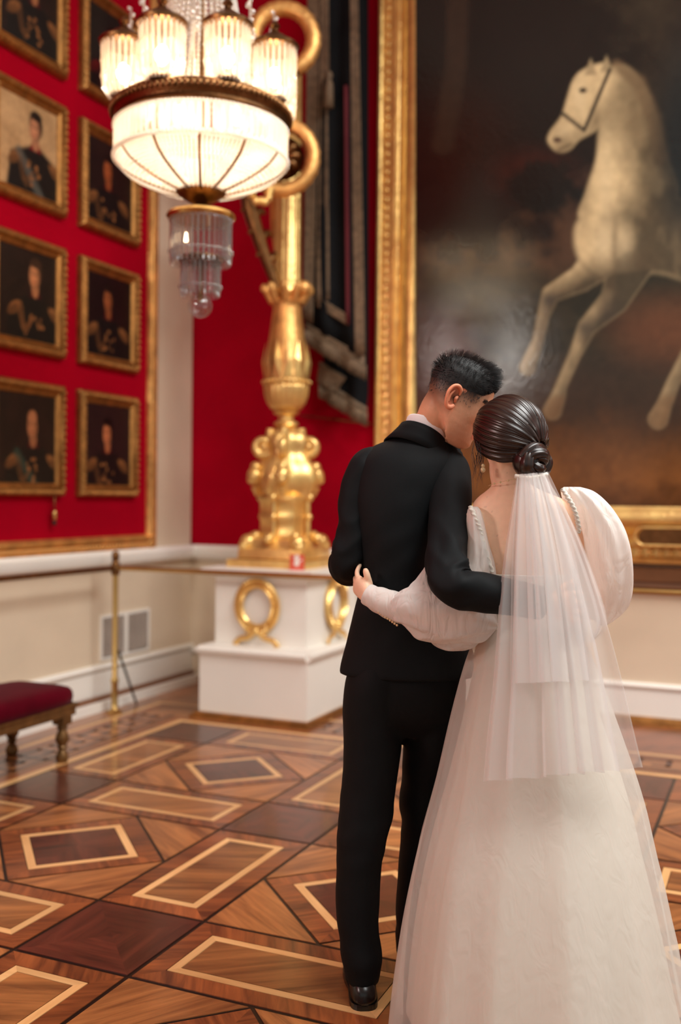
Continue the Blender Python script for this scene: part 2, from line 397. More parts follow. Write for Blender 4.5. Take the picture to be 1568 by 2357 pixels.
for i in range(4): KIND.append(('mahogany_wedge', piece_mesh('mahogany_wedge', [e[i], e[(i+1) % 4], cc], 'wood_mahogany', pi/4*(1 if i % 2 else -1))))
def seen(x, y, pad=140):
    v = Vector((x, y, 0))-CP; d = v.dot(CF)
    if d < .3: return 0
    X = 784+FPX*v.dot(CR)/d; Y = 1178.5-FPX*v.dot(CU)/d
    return -pad < X < 1568+pad and Y < 2357+pad
XE, YE = GX-GL-GW, GY+3*GW+2*GL          # outer edges of the patterned field
far = {}
for i in range(-2, 6):
    for j in range(-3, 4):
        ox, oy = GX+i*GP-(GP if False else 0), GY+j*GP
        for name, me in KIND:
            cx = sum(v.co.x for v in me.vertices)/len(me.vertices)+ox; cy = sum(v.co.y for v in me.vertices)/len(me.vertices)+oy
            if cx < XE or cy > YE: continue
            if seen(cx, cy):
                o = bpy.data.objects.new(name, me); COL.objects.link(o); o.parent = floor; o.location = (ox, oy, 0)
            else:
                far.setdefault((name, me.materials[0].name), []).append((me, ox, oy))
# the same pattern carried on where the picture does not reach, joined per kind of wood
for (name, mn), lst in far.items():
    mb = MB()
    for me, ox, oy in lst: mb.add([(v.co.x+ox, v.co.y+oy, v.co.z) for v in me.vertices], [tuple(p.vertices) for p in me.polygons])
    me2 = mb.mesh(name); me2.materials.append(MAT[mn]); uv = me2.uv_layers.new(name='UVMap')
    for lp in me2.loops: uv.data[lp.index].uv = me2.vertices[lp.vertex_index].co.xy
    o = link(name, me2, None, floor); o['kind'] = 'stuff'
# border bands along both walls
def bar(name, x0, y0, x1, y1, mat, grain):
    o = link(name, piece_mesh(name, [(x0, y0), (x1, y0), (x1, y1), (x0, y1)], mat, grain), None, floor); return o
e0 = .006
bands = [(.006, .052, 'wood_maple', 'border_strip'), (.056, .105, 'wood_plank', 'border_strip'), (.110, .135, 'wood_amber', 'border_strip'),
         (.345, .37, 'wood_amber', 'border_strip'), (.375, .42, 'wood_plank', 'border_strip'), (.424, .47, 'wood_maple', 'border_strip')]
for a, b, mt, nm in bands:
    bar(nm, XE-b, -6.5, XE-a, YE+a, mt, pi/2); bar(nm, XE-b, YE+a, 6.8, YE+b, mt, 0)
bar('border_plank', XL+.1, -6.5, XE-.474, YE+.474, 'wood_amber', pi/2)
for i in range(9): bar('border_plank', XE-.47+i*.9, YE+.474, XE-.47+i*.9+.896, YB-.05, 'wood_plank' if i % 2 else 'wood_amber', .9 if i % 2 else .3)
bar('border_plank', XL+.1, YE+.474, XE-.474, YB-.05, 'wood_amber', 0)
# greek key between the strips
def key_mesh(rot):
    mb = MB()
    R_ = [(0, 0, .24, .03), (0, 0, .03, .2), (0, .17, .18, .2), (.15, .07, .18, .2), (.08, .07, .18, .10)]
    for x0, y0, x1, y1 in R_:
        if rot: x0, y0, x1, y1 = -y1, x0, -y0, x1
        mb.box(x0, y0, -.004, x1, y1, 0)
    me = mb.mesh('key_inlay'); me.materials.append(MAT['wood_mahogany']); uv = me.uv_layers.new(name='UVMap')
    for lp in me.loops: uv.data[lp.index].uv = me.vertices[lp.vertex_index].co.xy
    return me
bar('border_strip', XE-.342, -6.5, XE-.138, YE+.138, 'wood_amber', pi/2).location.z = -.0008
bar('border_strip', XE-.342, YE+.138, 6.8, YE+.342, 'wood_amber', 0).location.z = -.0008
kx, ky = key_mesh(0), key_mesh(1)
for i in range(16):
    o = bpy.data.objects.new('key_inlay', ky); COL.objects.link(o); o.parent = floor; o.location = (XE-.140, YE-.1-i*.25, 0.0)
for i in range(24):
    o = bpy.data.objects.new('key_inlay', kx); COL.objects.link(o); o.parent = floor; o.location = (XE-.05+i*.25, YE+.140, 0.0)
# ================================================================ painted canvases
rng = np.random.RandomState(3)
def vnoise(x, y, seed=0):
    xi, yi = np.floor(x).astype(int), np.floor(y).astype(int); fx, fy = x-xi, y-yi
    h = lambda a, b: ((np.sin(a*127.1+b*311.7+seed*74.7)*43758.5453) % 1.0)
    sx, sy = fx*fx*(3-2*fx), fy*fy*(3-2*fy)
    return (h(xi, yi)*(1-sx)+h(xi+1, yi)*sx)*(1-sy)+(h(xi, yi+1)*(1-sx)+h(xi+1, yi+1)*sx)*sy
def fbm(x, y, seed=0, o=4):
    r = 0; a = .5
    for i in range(o): r = r+a*vnoise(x*2**i, y*2**i, seed+i); a *= .5
    return r/(1-.5**o)
sm = lambda e0, e1, x: (lambda t: t*t*(3-2*t))(np.clip((x-e0)/(e1-e0), 0, 1))
def L3(r, g, b): return np.array(lin(r, g, b)[:3])
class Paint:
    def __init__(s, X, Y, base): s.X, s.Y = X, Y; s.c = np.ones(X.shape+(3,))*np.asarray(base)
    def put(s, mask, col): s.c = s.c*(1-mask[..., None])+np.asarray(col)*mask[..., None]
    def ell(s, cx, cy, rx, ry, col, soft=.15, a=1.0, rot=0):
        dx, dy = s.X-cx, s.Y-cy; c, n = cos(rot), sin(rot); u, v = (dx*c+dy*n)/rx, (-dx*n+dy*c)/ry
        s.put(a*(1-sm(1-soft, 1+soft, np.sqrt(u*u+v*v))), col)
    def cap(s, pts, col, soft=4, a=1.0, only=False):
        best = np.zeros(s.X.shape)
        for (x0, y0, r0), (x1, y1, r1) in zip(pts[:-1], pts[1:]):
            dx, dy = x1-x0, y1-y0; t = np.clip(((s.X-x0)*dx+(s.Y-y0)*dy)/(dx*dx+dy*dy), 0, 1)
            d = np.hypot(s.X-x0-t*dx, s.Y-y0-t*dy)-(r0+(r1-r0)*t); best = np.maximum(best, 1-sm(-soft, soft, d))
        if only: return best
        s.put(best*a, col)
    def poly(s, P, col, soft=3, a=1.0, only=False):
        ins = np.zeros(s.X.shape, bool); dist = np.full(s.X.shape, 1e9); n = len(P)
        for i in range(n):
            (x0, y0), (x1, y1) = P[i], P[(i+1) % n]; dx, dy = x1-x0, y1-y0
            t = np.clip(((s.X-x0)*dx+(s.Y-y0)*dy)/(dx*dx+dy*dy), 0, 1); dist = np.minimum(dist, np.hypot(s.X-x0-t*dx, s.Y-y0-t*dy))
            if y0 != y1: ins ^= ((y0 > s.Y) != (y1 > s.Y)) & (s.X < (x1-x0)*(s.Y-y0)/(y1-y0)+x0)
        k = sm(-soft, soft, np.where(ins, dist, -dist))
        if only: return k
        s.put(k*a, col)
def grid_mesh(name, P, cols, mat):
    """P: array (ny, nx, 3)"""
    ny, nx = P.shape[:2]; me = bpy.data.meshes.new(name)
    fs = [(j*nx+i, j*nx+i+1, (j+1)*nx+i+1, (j+1)*nx+i) for j in range(ny-1) for i in range(nx-1)]
    me.from_pydata([tuple(v) for v in P.reshape(-1, 3)], [], fs); me.update()
    if cols is not None: setcol(me, np.concatenate([cols.reshape(-1, 3), np.ones((nx*ny, 1))], 1))
    me.materials.append(MAT[mat]); me.polygons.foreach_set('use_smooth', [True]*len(me.polygons)); return me

# ---------------------------------------------------------------- portraits on the red wall
def frame_rail(P0, P1, out, inward, w, h, bumps, ma=1, mb=1):
    """moulded rail with a carved rope of leaves; P0-P1 is the outer edge"""
    P0, P1, out, inward = map(Vector, (P0, P1, out, inward)); d = (P1-P0); Ln = d.length; d.normalize(); m = MB()
    prof = [(0, 0), (0, h*.6), (w*.12, h*.8), (w*.3, h*.95), (w*.5, h*.9), (w*.6, h*.6), (w*.72, h*.55), (w*.8, h*.65), (w*.92, h*.5), (w, h*.4), (w, 0)]
    m.extrude(prof, P0, P1, out, inward, ma, mb)
    for i in range(bumps):
        t = w*.3+(Ln-w*.6)*(i+.5)/bumps; c = P0+d*t+inward*(w*.32)+out*(h*.85)
        e = Ln/bumps*.62; a1 = (d*.85+inward*.5).normalized(); a2 = out.cross(a1)
        vs = [c+a1*e, c-a1*e, c+a2*(w*.22), c-a2*(w*.22), c+out*(h*.34)]
        m.add(vs, [(0, 2, 4), (2, 1, 4), (1, 3, 4), (3, 0, 4)])
    return m
def portrait(y0, y1, z0, z1, label, spec):
    X = XL+.012; root = empty('portrait_painting', (X, (y0+y1)/2, z0)); tag(root, label, 'painting', 'officer portraits on the red left wall')
    w, h = .078, .06
    rails = [((X, y0, z0), (X, y1, z0), (0, 0, 1)), ((X, y1, z0), (X, y1, z1), (0, -1, 0)), ((X, y1, z1), (X, y0, z1), (0, 0, -1)), ((X, y0, z1), (X, y0, z0), (0, 1, 0))]
    for a, b, inw in rails:
        rel(frame_rail(a, b, (1, 0, 0), inw, w, h, 15), root).build('frame_rail', 'gold_dull', root, True, 50)
    ny, nx = 90, 76
    Y, Z = np.meshgrid(np.linspace(y0+.07, y1-.07, nx), np.linspace(z0+.07, z1-.07, ny))
    U = (Y-(y0+y1)/2)/(y1-y0-.14); V = (Z-z0-.07)/(z1-z0-.14)     # U -.5..+.5 (to the right), V 0..1 up
    p = Paint(U, V, L3(*spec['bg']))
    n = fbm(U*4+9, V*4, spec['s']); p.put(sm(.4, .75, n)*.6, L3(*spec['bg2']))
    hx, hy = spec['head']; sk = L3(*spec['skin']); co = L3(*spec['coat'])
    p.poly([(hx-.09, hy-.22), (hx+.09, hy-.22), (hx+.40, hy-.36), (hx+.50, -.1), (hx-.50, -.1), (hx-.42, hy-.36)], co, .03)
    for s_ in (-1, 1):
        for i in range(3): p.ell(hx+s_*(.33+.02*i), hy-.38-.03*i, .10, .045, L3(*spec['gold'])*(.9-.25*i), .35, spec.get('ep', .8), -s_*.35)
    p.poly([(hx-.10, hy-.26), (hx+.10, hy-.26), (hx+.06, hy-.17), (hx-.06, hy-.17)], L3(*spec['collar']), .02)
    if 'sash' in spec: p.cap([(hx-.28, hy-.32, .05), (hx+.1, hy-.75, .06)], L3(*spec['sash']), .03, .8)
    for i in range(10):
        r_ = rng.rand(3); p.ell(hx-.14+.28*r_[0], hy-.38-.28*r_[1], .022+.01*r_[2], .022, L3(*spec['gold'])*(.6+.6*r_[2]), .4, .75)
    for i in range(3): p.cap([(hx-.30+.04*i, hy-.38, .010), (hx-.22+.03*i, hy-.62-.03*i, .010), (hx-.04, hy-.50, .008)], L3(*spec['gold'])*.6, .012, spec.get('cord', .5))
    p.ell(hx, hy-.16, .06, .10, sk*.75, .2)
    p.ell(hx+.005, hy+.02, .115, .155, L3(*spec['hair']), .15)
    p.ell(hx-.01, hy-.035, .088, .128, sk*.55, .15)
    p.ell(hx-.03, hy-.02, .066, .115, sk, .4)
    if spec.get('bald'): p.ell(hx-.015, hy+.075, .075, .075, sk, .3)
    else: p.ell(hx+.01, hy+.12, .10, .05, L3(*spec['hair']), .3)
    for s_ in (-1, 1): p.ell(hx-.02+s_*.035, hy-.005, .018, .009, sk*.2, .4); p.cap([(hx-.04+s_*.035, hy+.02, .006), (hx+s_*.035, hy+.02, .005)], sk*.3, .01, .7)
    p.ell(hx-.03, hy-.045, .012, .03, sk*1.25, .5, .6); p.ell(hx-.022, hy-.088, .03, .009, sk*np.array([.6, .3, .3]), .5)
    p.c *= (.8+.4*fbm(U*30, V*30, 5))[..., None]
    P = np.stack([np.full(U.shape, X+.022), Y, Z], -1)-np.array(root.location)
    o = link('canvas', grid_mesh('canvas', P, p.c, 'oil_paint'), None, root)
    return root
base = dict(bg=(26, 17, 15), bg2=(40, 24, 20), skin=(176, 112, 74), coat=(13, 16, 16), gold=(150, 96, 54), collar=(70, 14, 16), hair=(22, 14, 12), head=(-.04, .72), s=1)
def sp(**k): d = dict(base); d.update(k); return d
ZR = [(1.393, 2.07), (2.236, 2.915), (3.10, 3.78), (3.95, 4.63)]
portrait(4.42, 5.066, *ZR[0], 'gold-framed portrait of a bald officer with a green sash, lowest in left column', sp(bald=1, sash=(40, 62, 52), head=(.10, .66), s=2))
portrait(4.42, 5.066, *ZR[1], 'gold-framed portrait of an officer with looped gold cord, third row, left column', sp(cord=1.0, head=(.12, .74), s=3, skin=(196, 128, 84), hair=(58, 36, 24), ep=1))
portrait(4.42, 5.066, *ZR[2], 'gold-framed portrait with pale cloudy sky behind a dark-haired officer', sp(bg=(176, 138, 96), bg2=(206, 166, 120), coat=(12, 12, 14), collar=(120, 16, 20), head=(.11, .74), s=4, skin=(190, 128, 92), sash=(82, 82, 76)))
portrait(4.42, 5.066, *ZR[3], 'gold-framed dark portrait cut off at the top left corner of the picture', sp(head=(.08, .74), s=5))
portrait(5.214, 5.84, *ZR[0], 'gold-framed portrait of a curly-haired young officer, lowest in right column', sp(hair=(12, 9, 9), head=(-.02, .66), s=6, bg=(36, 22, 22), skin=(190, 112, 72)))
portrait(5.214, 5.84, *ZR[1], 'gold-framed very dark portrait with red-brown ground, second from bottom in right column', sp(bg=(22, 12, 13), bg2=(34, 16, 17), skin=(150, 82, 46), head=(-.02, .72), s=7))
portrait(5.214, 5.84, *ZR[2], 'gold-framed dark portrait half hidden behind the glowing chandelier bowl', sp(bg=(28, 18, 17), skin=(160, 82, 44), head=(-.04, .68), s=8))
portrait(5.214, 5.84, *ZR[3], 'gold-framed portrait with red-shouldered uniform above, beside the chandelier lanterns', sp(bg=(26, 27, 25), bg2=(34, 34, 30), coat=(14, 14, 14), collar=(90, 18, 20), gold=(110, 26, 26), head=(.0, .66), s=9))
# little pull with a tassel under the lowest left portrait
m = MB(); Xc = XL+.05; root = empty('wall_pull', (Xc, 4.97, 1.23)); tag(root, 'small brass pull on a cord hanging below the bald officer portrait', 'pull cord')
m.tube([(Xc, 4.97, 1.40), (Xc, 4.97, 1.29)], .006, 8); rel(m, root).build('cord', 'bronze', root, True)
m = MB(); m.lathe([(.004, .06), (.014, .05), (.018, .03), (.012, .015), (.016, .0)], 12, (Xc, 4.97, 1.25)); rel(m, root).build('knob', 'brass', root, True)
m = MB(); m.lathe([(.011, .03), (.014, .0)], 12, (Xc, 4.97, 1.215)); rel(m, root).build('tip', 'iron', root, True)

# ---------------------------------------------------------------- the large framed canvas on the back wall
FX0, FX1, FZ0, FZ1, FYW = -2.60, 2.2, 1.005, 5.6, YB-.016
big = empty('large_painting', ((FX0+FX1)/2, FYW, FZ0)); tag(big, 'huge gold-framed canvas of a pale horse in a dark landscape on the back wall', 'painting')
bw = .36
bp_ = [(0, 0), (0, .07), (.012, .09), (.03, .095), (.042, .085), (.048, .07), (.052, .062), (.098, .062), (.102, .075), (.115, .095), (.14, .098), (.152, .085), (.165, .078),
       (.185, .085), (.20, .105), (.218, .135), (.24, .160), (.262, .174), (.285, .178), (.305, .174), (.325, .164), (.335, .154), (.338, .147), (.35, .146), (.36, .14), (.36, 0)]
for a, b, inw in [((FX0, FYW, FZ0), (FX0, FYW, FZ1), (1, 0, 0)), ((FX1, FYW, FZ0), (FX1, FYW, FZ1), (-1, 0, 0)), ((FX0, FYW, FZ0), (FX1, FYW, FZ0), (0, 0, 1)), ((FX0, FYW, FZ1), (FX1, FYW, FZ1), (0, 0, -1))]:
    m = MB(); m.extrude(bp_, a, b, (0, -1, 0), inw, 1, 1); rel(m, big).build('frame_rail', 'gold', big, True, 38)
mb = MB(); mb.ball((0, 0, 0), .019, 10, 6, (1, .8, 1)); me = mb.mesh('bead'); me.materials.append(MAT['gold']); me.polygons.foreach_set('use_smooth', [True]*len(me.polygons))
def bead_at(p, name='bead', mesh=me, par=big):
    o = bpy.data.objects.new(name, mesh); COL.objects.link(o); o.parent = par; o.location = Vector(p)-par.location; return o
for i in range(72): bead_at((FX0+.075, FYW-.07, FZ0+.09+i*.062))
for i in range(74): bead_at((FX0+.12+i*.062, FYW-.07, FZ0+.075))
# label plate in the lower rail
m = MB(); pc = px_y(1552, 1236, FYW-.17); n_ = 24
m.add([(pc.x+(.16*np.sign(cos(a))+.05*cos(a)), pc.y-.012, pc.z+.045*sin(a)) for a in np.linspace(0, 2*pi, n_, endpoint=False)]+[(pc.x+(.16*np.sign(cos(a))+.05*cos(a)), pc.y+.03, pc.z+.045*sin(a)) for a in np.linspace(0, 2*pi, n_, endpoint=False)],
      [tuple(range(n_))]+[(i, (i+1) % n_, n_+(i+1) % n_, n_+i) for i in range(n_)])
rel(m, big).build('name_plate', 'bronze', big)
m = MB(); m.tube([(pc.x+(.17*np.sign(cos(a))+.06*cos(a)), pc.y-.012, pc.z+.055*sin(a)) for a in np.linspace(0, 2*pi, 28, endpoint=False)], .008, 6, closed=True); rel(m, big).build('plate_rim', 'gold', big, True)
# canvas, hung leaning very slightly forward
CY = FYW-.139
nx, ny = 300, 330
Xc, Zc = np.meshgrid(np.linspace(FX0+.34, FX1-.34, nx), np.linspace(FZ0+.34, FZ1-.34, ny))
xs = np.concatenate([np.linspace(FX0+.34, .1, 240), np.linspace(.1, FX1-.34, 62)[1:]]); Xc, Zc = np.meshgrid(xs, np.concatenate([np.linspace(FZ0+.34, 4.9, 320), np.linspace(4.9, FZ1-.34, 12)[1:]]))
tilt = .042; Yc = CY-.0*Zc-(Zc-FZ0-.34)*tilt+.0
P = np.stack([Xc, Yc, Zc], -1)
# draw in units of the photograph, measured on the canvas plane
q = P-np.array(CP); dd = q@np.array(CF); PX = 784+FPX*(q@np.array(CR))/dd; PY = 1178.5-FPX*(q@np.array(CU))/dd
p = Paint(PX, PY, L3(48, 40, 30))
g = fbm(PX/160, PY/160, 11); g2 = fbm(PX/45, PY/45, 12)
p.put(sm(700, 1000, PY)*.9, L3(58, 38, 22))                                                # sky down to earth
p.put(sm(940, 1120, PY+60*(g-.5)+(1400-PX)*.10)*.9, L3(128, 80, 40))
p.put(sm(1090, 1180, PY+70*(g2-.5))*.8, L3(62, 36, 20))
p.put(sm(.5, .75, g2)*sm(900, 1000, PY)*.5, L3(92, 56, 28))
p.put(sm(.42, .7, g)*(1-sm(600, 760, PY))*.7, L3(30, 24, 20))
p.ell(1240, 440, 190, 150, L3(92, 62, 46), .8, .6)                                          # dusk glow at the horizon
p.ell(1130, 560, 230, 110, L3(96, 66, 44), .7, .7)
p.put((1-sm(300, 460, np.hypot((PX-1080), (PY-200)*.9)+180*(g2-.5)))*.92, L3(20, 17, 15))   # tree mass
p.ell(1060, 330, 110, 120, L3(48, 24, 16), .8, .6); p.ell(1230, 400, 80, 50, L3(74, 30, 20), .8, .5)
p.cap([(1060, -200, 26), (1050, 150, 24), (1020, 330, 26)], L3(52, 38, 28), 12, .8)
p.put((1-sm(.8, 1.2, np.hypot((PX-1250)/90, (PY-430)/65)+.9*(g2-.5)))*.9, L3(24, 22, 18))
p.put((1-sm(60, 150, abs(PY-720)+60*(g-.5)))*.75, L3(46, 40, 24))                           # dark meadow
p.put(sm(.48, .6, fbm(PX/80, PY/40, 21))*(1-sm(50, 140, abs(PY-740)))*.5, L3(30, 28, 18))
p.ell(1540, 760, 120, 70, L3(112, 66, 40), .8, .6)
# a plain grey-white horse walking to the left
W, Wd, Wl = L3(192, 166, 124), L3(112, 90, 64), L3(214, 190, 148)
def smoothpoly(P, k=6):
    out = []; n = len(P)
    for i in range(n):
        p0, p1, p2, p3 = [np.array(P[(i+q) % n], float) for q in (-1, 0, 1, 2)]
        for t in np.linspace(0, 1, k, endpoint=False): out.append(tuple(.5*(2*p1+(p2-p0)*t+(2*p0-5*p1+4*p2-p3)*t*t+(3*p1-p0-3*p2+p3)*t**3)))
    return out
trunk = p.poly(smoothpoly([(1338, 500), (1322, 545), (1336, 600), (1385, 640), (1430, 632), (1520, 628), (1640, 660), (1790, 640), (1830, 560), (1780, 480), (1600, 470), (1510, 430), (1420, 430)]), None, 10, only=True)
neck = p.poly(smoothpoly([(1340, 510), (1350, 440), (1372, 370), (1378, 310), (1384, 250), (1392, 190), (1412, 152), (1446, 156), (1484, 200), (1510, 270), (1530, 350), (1560, 450), (1480, 520)]), None, 7, only=True)
hd = p.poly(smoothpoly([(1400, 148), (1352, 156), (1322, 180), (1306, 225), (1292, 268), (1266, 304), (1262, 326), (1282, 348), (1310, 346), (1334, 322), (1372, 300), (1400, 268), (1420, 210)]), None, 5, only=True)
body = np.maximum.reduce([trunk, neck, hd])
legA = p.cap([(1392, 590, 46), (1338, 640, 30), (1268, 676, 19), (1250, 730, 12), (1238, 785, 11), (1226, 815, 14), (1214, 846, 17)], None, 5, only=True)
legB = p.cap([(1455, 600, 52), (1416, 690, 32), (1352, 752, 20), (1322, 820, 13), (1292, 888, 12), (1284, 915, 16), (1272, 945, 20)], None, 5, only=True)
legC = p.cap([(1740, 600, 70), (1700, 720, 36), (1600, 800, 22), (1550, 880, 14), (1530, 930, 16), (1515, 965, 22)], None, 5, only=True)
legs = np.maximum.reduce([legA, legB, legC])
def blur(a, n, it=3):
    for _ in range(it):
        for ax in (0, 1):
            c = np.cumsum(np.pad(a, [(n+1, n) if k == ax else (0, 0) for k in (0, 1)], mode='edge'), axis=ax)
            a = (np.take(c, range(2*n+1, c.shape[ax]), ax)-np.take(c, range(0, c.shape[ax]-2*n-1), ax))/(2*n+1)
    return a
inside = np.maximum(body, legs)
def relief(msk, n):          # brushed modelling of the form, as the painter laid it in
    h = blur(msk, n); gy, gx = np.gradient(h); return (gx*1.0-gy*.9)*n
form = relief(body, 22)*1.0+relief(neck, 12)*.8+relief(hd, 6)*.9+relief(legA, 5)*.8+relief(legB, 5)*.8+relief(legC, 6)*.7+relief(trunk, 8)*.4
musc = fbm(PX/38, PY/60, 33)-.5
tone = np.clip(.56+1.25*form+.55*musc, .14, 1.12)
p.put(body, W); p.put(legs*(1-body), W*.82)
p.c = np.where((inside > .02)[..., None], p.c*(1-inside[..., None])+inside[..., None]*p.c*tone[..., None], p.c)
p.put(inside*sm(.46, .66, fbm(PX/70, PY/130, 31))*.30, Wd*.8)
p.put(inside*sm(1490, 1640, PX)*.55, Wd*.7)
for cx_, cy_, rx_, ry_, k_ in ((1392, 560, 26, 42, .7), (1438, 565, 22, 40, .55), (1396, 420, 20, 100, .45), (1335, 225, 16, 40, .5), (1300, 300, 18, 16, .4)): p.put(body*np.exp(-((PX-cx_)/rx_)**2-((PY-cy_)/ry_)**2)*k_, Wl)
for cx_, cy_, rx_, ry_, k_ in ((1415, 560, 7, 50, .5), (1450, 250, 34, 110, .45), (1372, 270, 14, 40, .5), (1470, 600, 50, 40, .5), (1345, 470, 16, 60, .4), (1500, 480, 40, 60, .35)): p.put(body*np.exp(-((PX-cx_)/rx_)**2-((PY-cy_)/ry_)**2)*k_, Wd*.6)
p.put(legs*np.exp(-((PX-1265)/26)**2-((PY-690)/22)**2)*.8, L3(48, 42, 38)); p.put(legs*np.exp(-((PX-1345)/24)**2-((PY-755)/26)**2)*.8, L3(48, 42, 38)); p.put(legs*np.exp(-((PX-1400)/30)**2-((PY-715)/40)**2)*.5, L3(60, 50, 42))
p.put(legs*sm(895, 925, PY)*.6, L3(110, 76, 46))
for cx_, cy_ in ((1360, 135), (1396, 128)): p.poly([(cx_-14, cy_+38), (cx_, cy_), (cx_+16, cy_+38)], W*.6, 4)     # ears
p.cap([(1420, 150, 12), (1470, 190, 16), (1505, 270, 18), (1525, 360, 16)], Wd*.8, 9, .8)                        # mane
p.ell(1342, 208, 9, 6, L3(26, 20, 16), .4); p.ell(1283, 322, 10, 6, L3(70, 48, 40), .5); p.cap([(1285, 345, 2), (1318, 330, 2)], L3(60, 44, 34), 3, .7)
p.cap([(1296, 262, 4), (1345, 300, 4)], L3(28, 26, 24), 2); p.cap([(1345, 300, 4), (1404, 160, 4)], L3(28, 26, 24), 2)   # plain halter
p.ell(1600, 330, 90, 240, L3(26, 30, 30), .5, .9)                                                                  # dark bush behind
p.c *= (.82+.36*fbm(PX/14, PY/14, 41))[..., None]
o = link('canvas', grid_mesh('canvas', P-np.array(big.location), p.c, 'oil_paint_large'), None, big)
# ================================================================ furniture of the corner
# ---------------------------------------------------------------- pedestal
ped = empty('pedestal', (-3.02, 6.0, 0)); tag(ped, 'white stepped pedestal with gilded wreaths under the gold candelabrum', 'pedestal')
def pbuild(mb, name, mat, sm_=False, ang=None, root=ped): return rel(mb, root).build(name, mat, root, sm_, ang)
m = MB(); m.box(-3.43, 5.50, 0, -2.60, YB-.06, .018); m.box(-3.415, 5.52, .018, -2.615, YB-.06, .035); pbuild(m, 'foot_strip', 'gold_dull')
m = MB(); m.box(-3.395, 5.56, .035, -2.635, YB-.08, .40); pbuild(m, 'lower_block', 'plaster_white')
capp = [(0, 0), (.0, .012), (.012, .018), (.02, .03), (.04, .034), (.05, .02), (.055, 0)]
m = MB()
for (a, b, o_) in [((-3.395, 5.56), (-2.635, 5.56), (0, -1)), ((-2.635, 5.56), (-2.635, YB-.08), (1, 0)), ((-3.395, YB-.08), (-3.395, 5.56), (-1, 0))]:
    m.extrude(capp, (*a, .395), (*b, .395), (*o_, 0), (0, 0, 1))
m.box(-3.40, 5.555, .40, -2.63, YB-.08, .452); pbuild(m, 'ledge', 'plaster_white')
m = MB(); m.box(-3.375, 5.72, .452, -2.72, YB-.08, .90); pbuild(m, 'upper_block', 'plaster_white')
m = MB(); m.box(-3.45, 5.66, .90, -2.66, YB-.08, .94); m.box(-3.40, 5.70, .885, -2.70, YB-.08, .90); pbuild(m, 'top_slab', 'plaster_white')
def wreath(center, U_, N_, name='wreath'):
    U_, N_ = Vector(U_), Vector(N_); c = Vector(center); m = MB(); R_ = .128
    m.tube([c+U_*(R_*cos(a))+ZV*(R_*1.12*sin(a)+.03)+N_*.015 for a in np.linspace(0, 2*pi, 40, endpoint=False)], .02, 8, closed=True)
    o = pbuild(m, name, 'gold', True)
    leaf = MB()
    for i in range(46):
        a = 2*pi*i/46; pc_ = c+U_*(R_*cos(a))+ZV*(R_*1.12*sin(a)+.03)+N_*.03
        tdir = (-U_*sin(a)+ZV*cos(a)); rad = U_*cos(a)+ZV*sin(a)
        if a > pi/2*1.0 and a < 1.5*pi: tdir = -tdir if False else tdir
        for s_ in (-1, 1):
            d = (tdir+rad*s_*.8).normalized()*.056; n_ = N_.cross(d).normalized()*.018
            leaf.add([pc_, pc_+d*.5+n_, pc_+d+N_*.004, pc_+d*.5-n_, pc_+d*.5+N_*.022], [(0, 1, 4), (1, 2, 4), (2, 3, 4), (3, 0, 4)])
    lf = rel(leaf, ped).build('leaves', 'gold', o); lf['kind'] = 'stuff'
    rb = MB(); b0 = c-ZV*(R_*1.12-.02)+N_*.035
    for s_ in (-1, 1):
        rb.tube([b0, b0+U_*.05*s_+ZV*.035, b0+U_*.075*s_+ZV*.0, b0+U_*.03*s_-ZV*.02], [(.014, .008)]*4, 8, ref=N_, res=5)
        rb.tube([b0, b0+U_*.06*s_-ZV*.045, b0+U_*.12*s_-ZV*.06, b0+U_*.155*s_-ZV*.10], [(.016, .008), (.02, .008), (.018, .008), (.022, .006)], 8, ref=N_, res=5)
    rb.ball(b0+N_*.006, .02, 8, 6)
    pbuild(rb, 'ribbon', 'gold', True)
wreath((-3.055, 5.72, .675), (1, 0, 0), (0, -1, 0)); wreath((-2.72, 6.13, .675), (0, 1, 0), (1, 0, 0))

# ---------------------------------------------------------------- gilded candelabrum
KX, KY, KZ = -3.065, 6.10, .94
cd = empty('candelabrum', (KX, KY, KZ)); tag(cd, 'tall gilded candelabrum with fluted shaft and scroll arms on white pedestal', 'candelabrum')
def cb(mb, name, mat='gold', s_=True, ang=45): return mb.build(name, mat, cd, s_, ang)
m = MB(); m.box(-.285, -.285, 0, .285, .285, .05); cb(m, 'base_plate', s_=False)
sq = lambda a, z: 1/max(abs(cos(a)), abs(sin(a)))**.85
m = MB(); m.lathe([(.235, .05), (.245, .06), (.24, .12), (.225, .13), (.21, .18), (.17, .20), (.0, .2)], 48, mod=sq); cb(m, 'plinth')
for i in range(4):
    a = pi/4+i*pi/2; m = MB(); c_ = Vector((.255*cos(a), .255*sin(a), .165))
    m.ball(c_, .055, 10, 8, (1, 1, .9)); m.ball(c_+Vector((.03*cos(a), .03*sin(a), -.03)), .04, 8, 6); m.ball(c_*.8+Vector((0, 0, .07)), .035, 8, 6); cb(m, 'claw_foot')
    a = i*pi/2; m = MB(); c_ = Vector((.24*cos(a), .24*sin(a), .19)); m.ball(c_, .035, 8, 6); m.ball(c_*.9+Vector((0, 0, .03)), .025, 8, 6); cb(m, 'boss')
m = MB(); m.lathe([(.16, .19), (.15, .21), (.145, .30), (.155, .32), (.15, .34), (.15, .42), (.17, .45), (.165, .47), (.0, .47)], 48, mod=lambda a, z: 1/max(abs(cos(a)), abs(sin(a)))**.5); cb(m, 'drum')
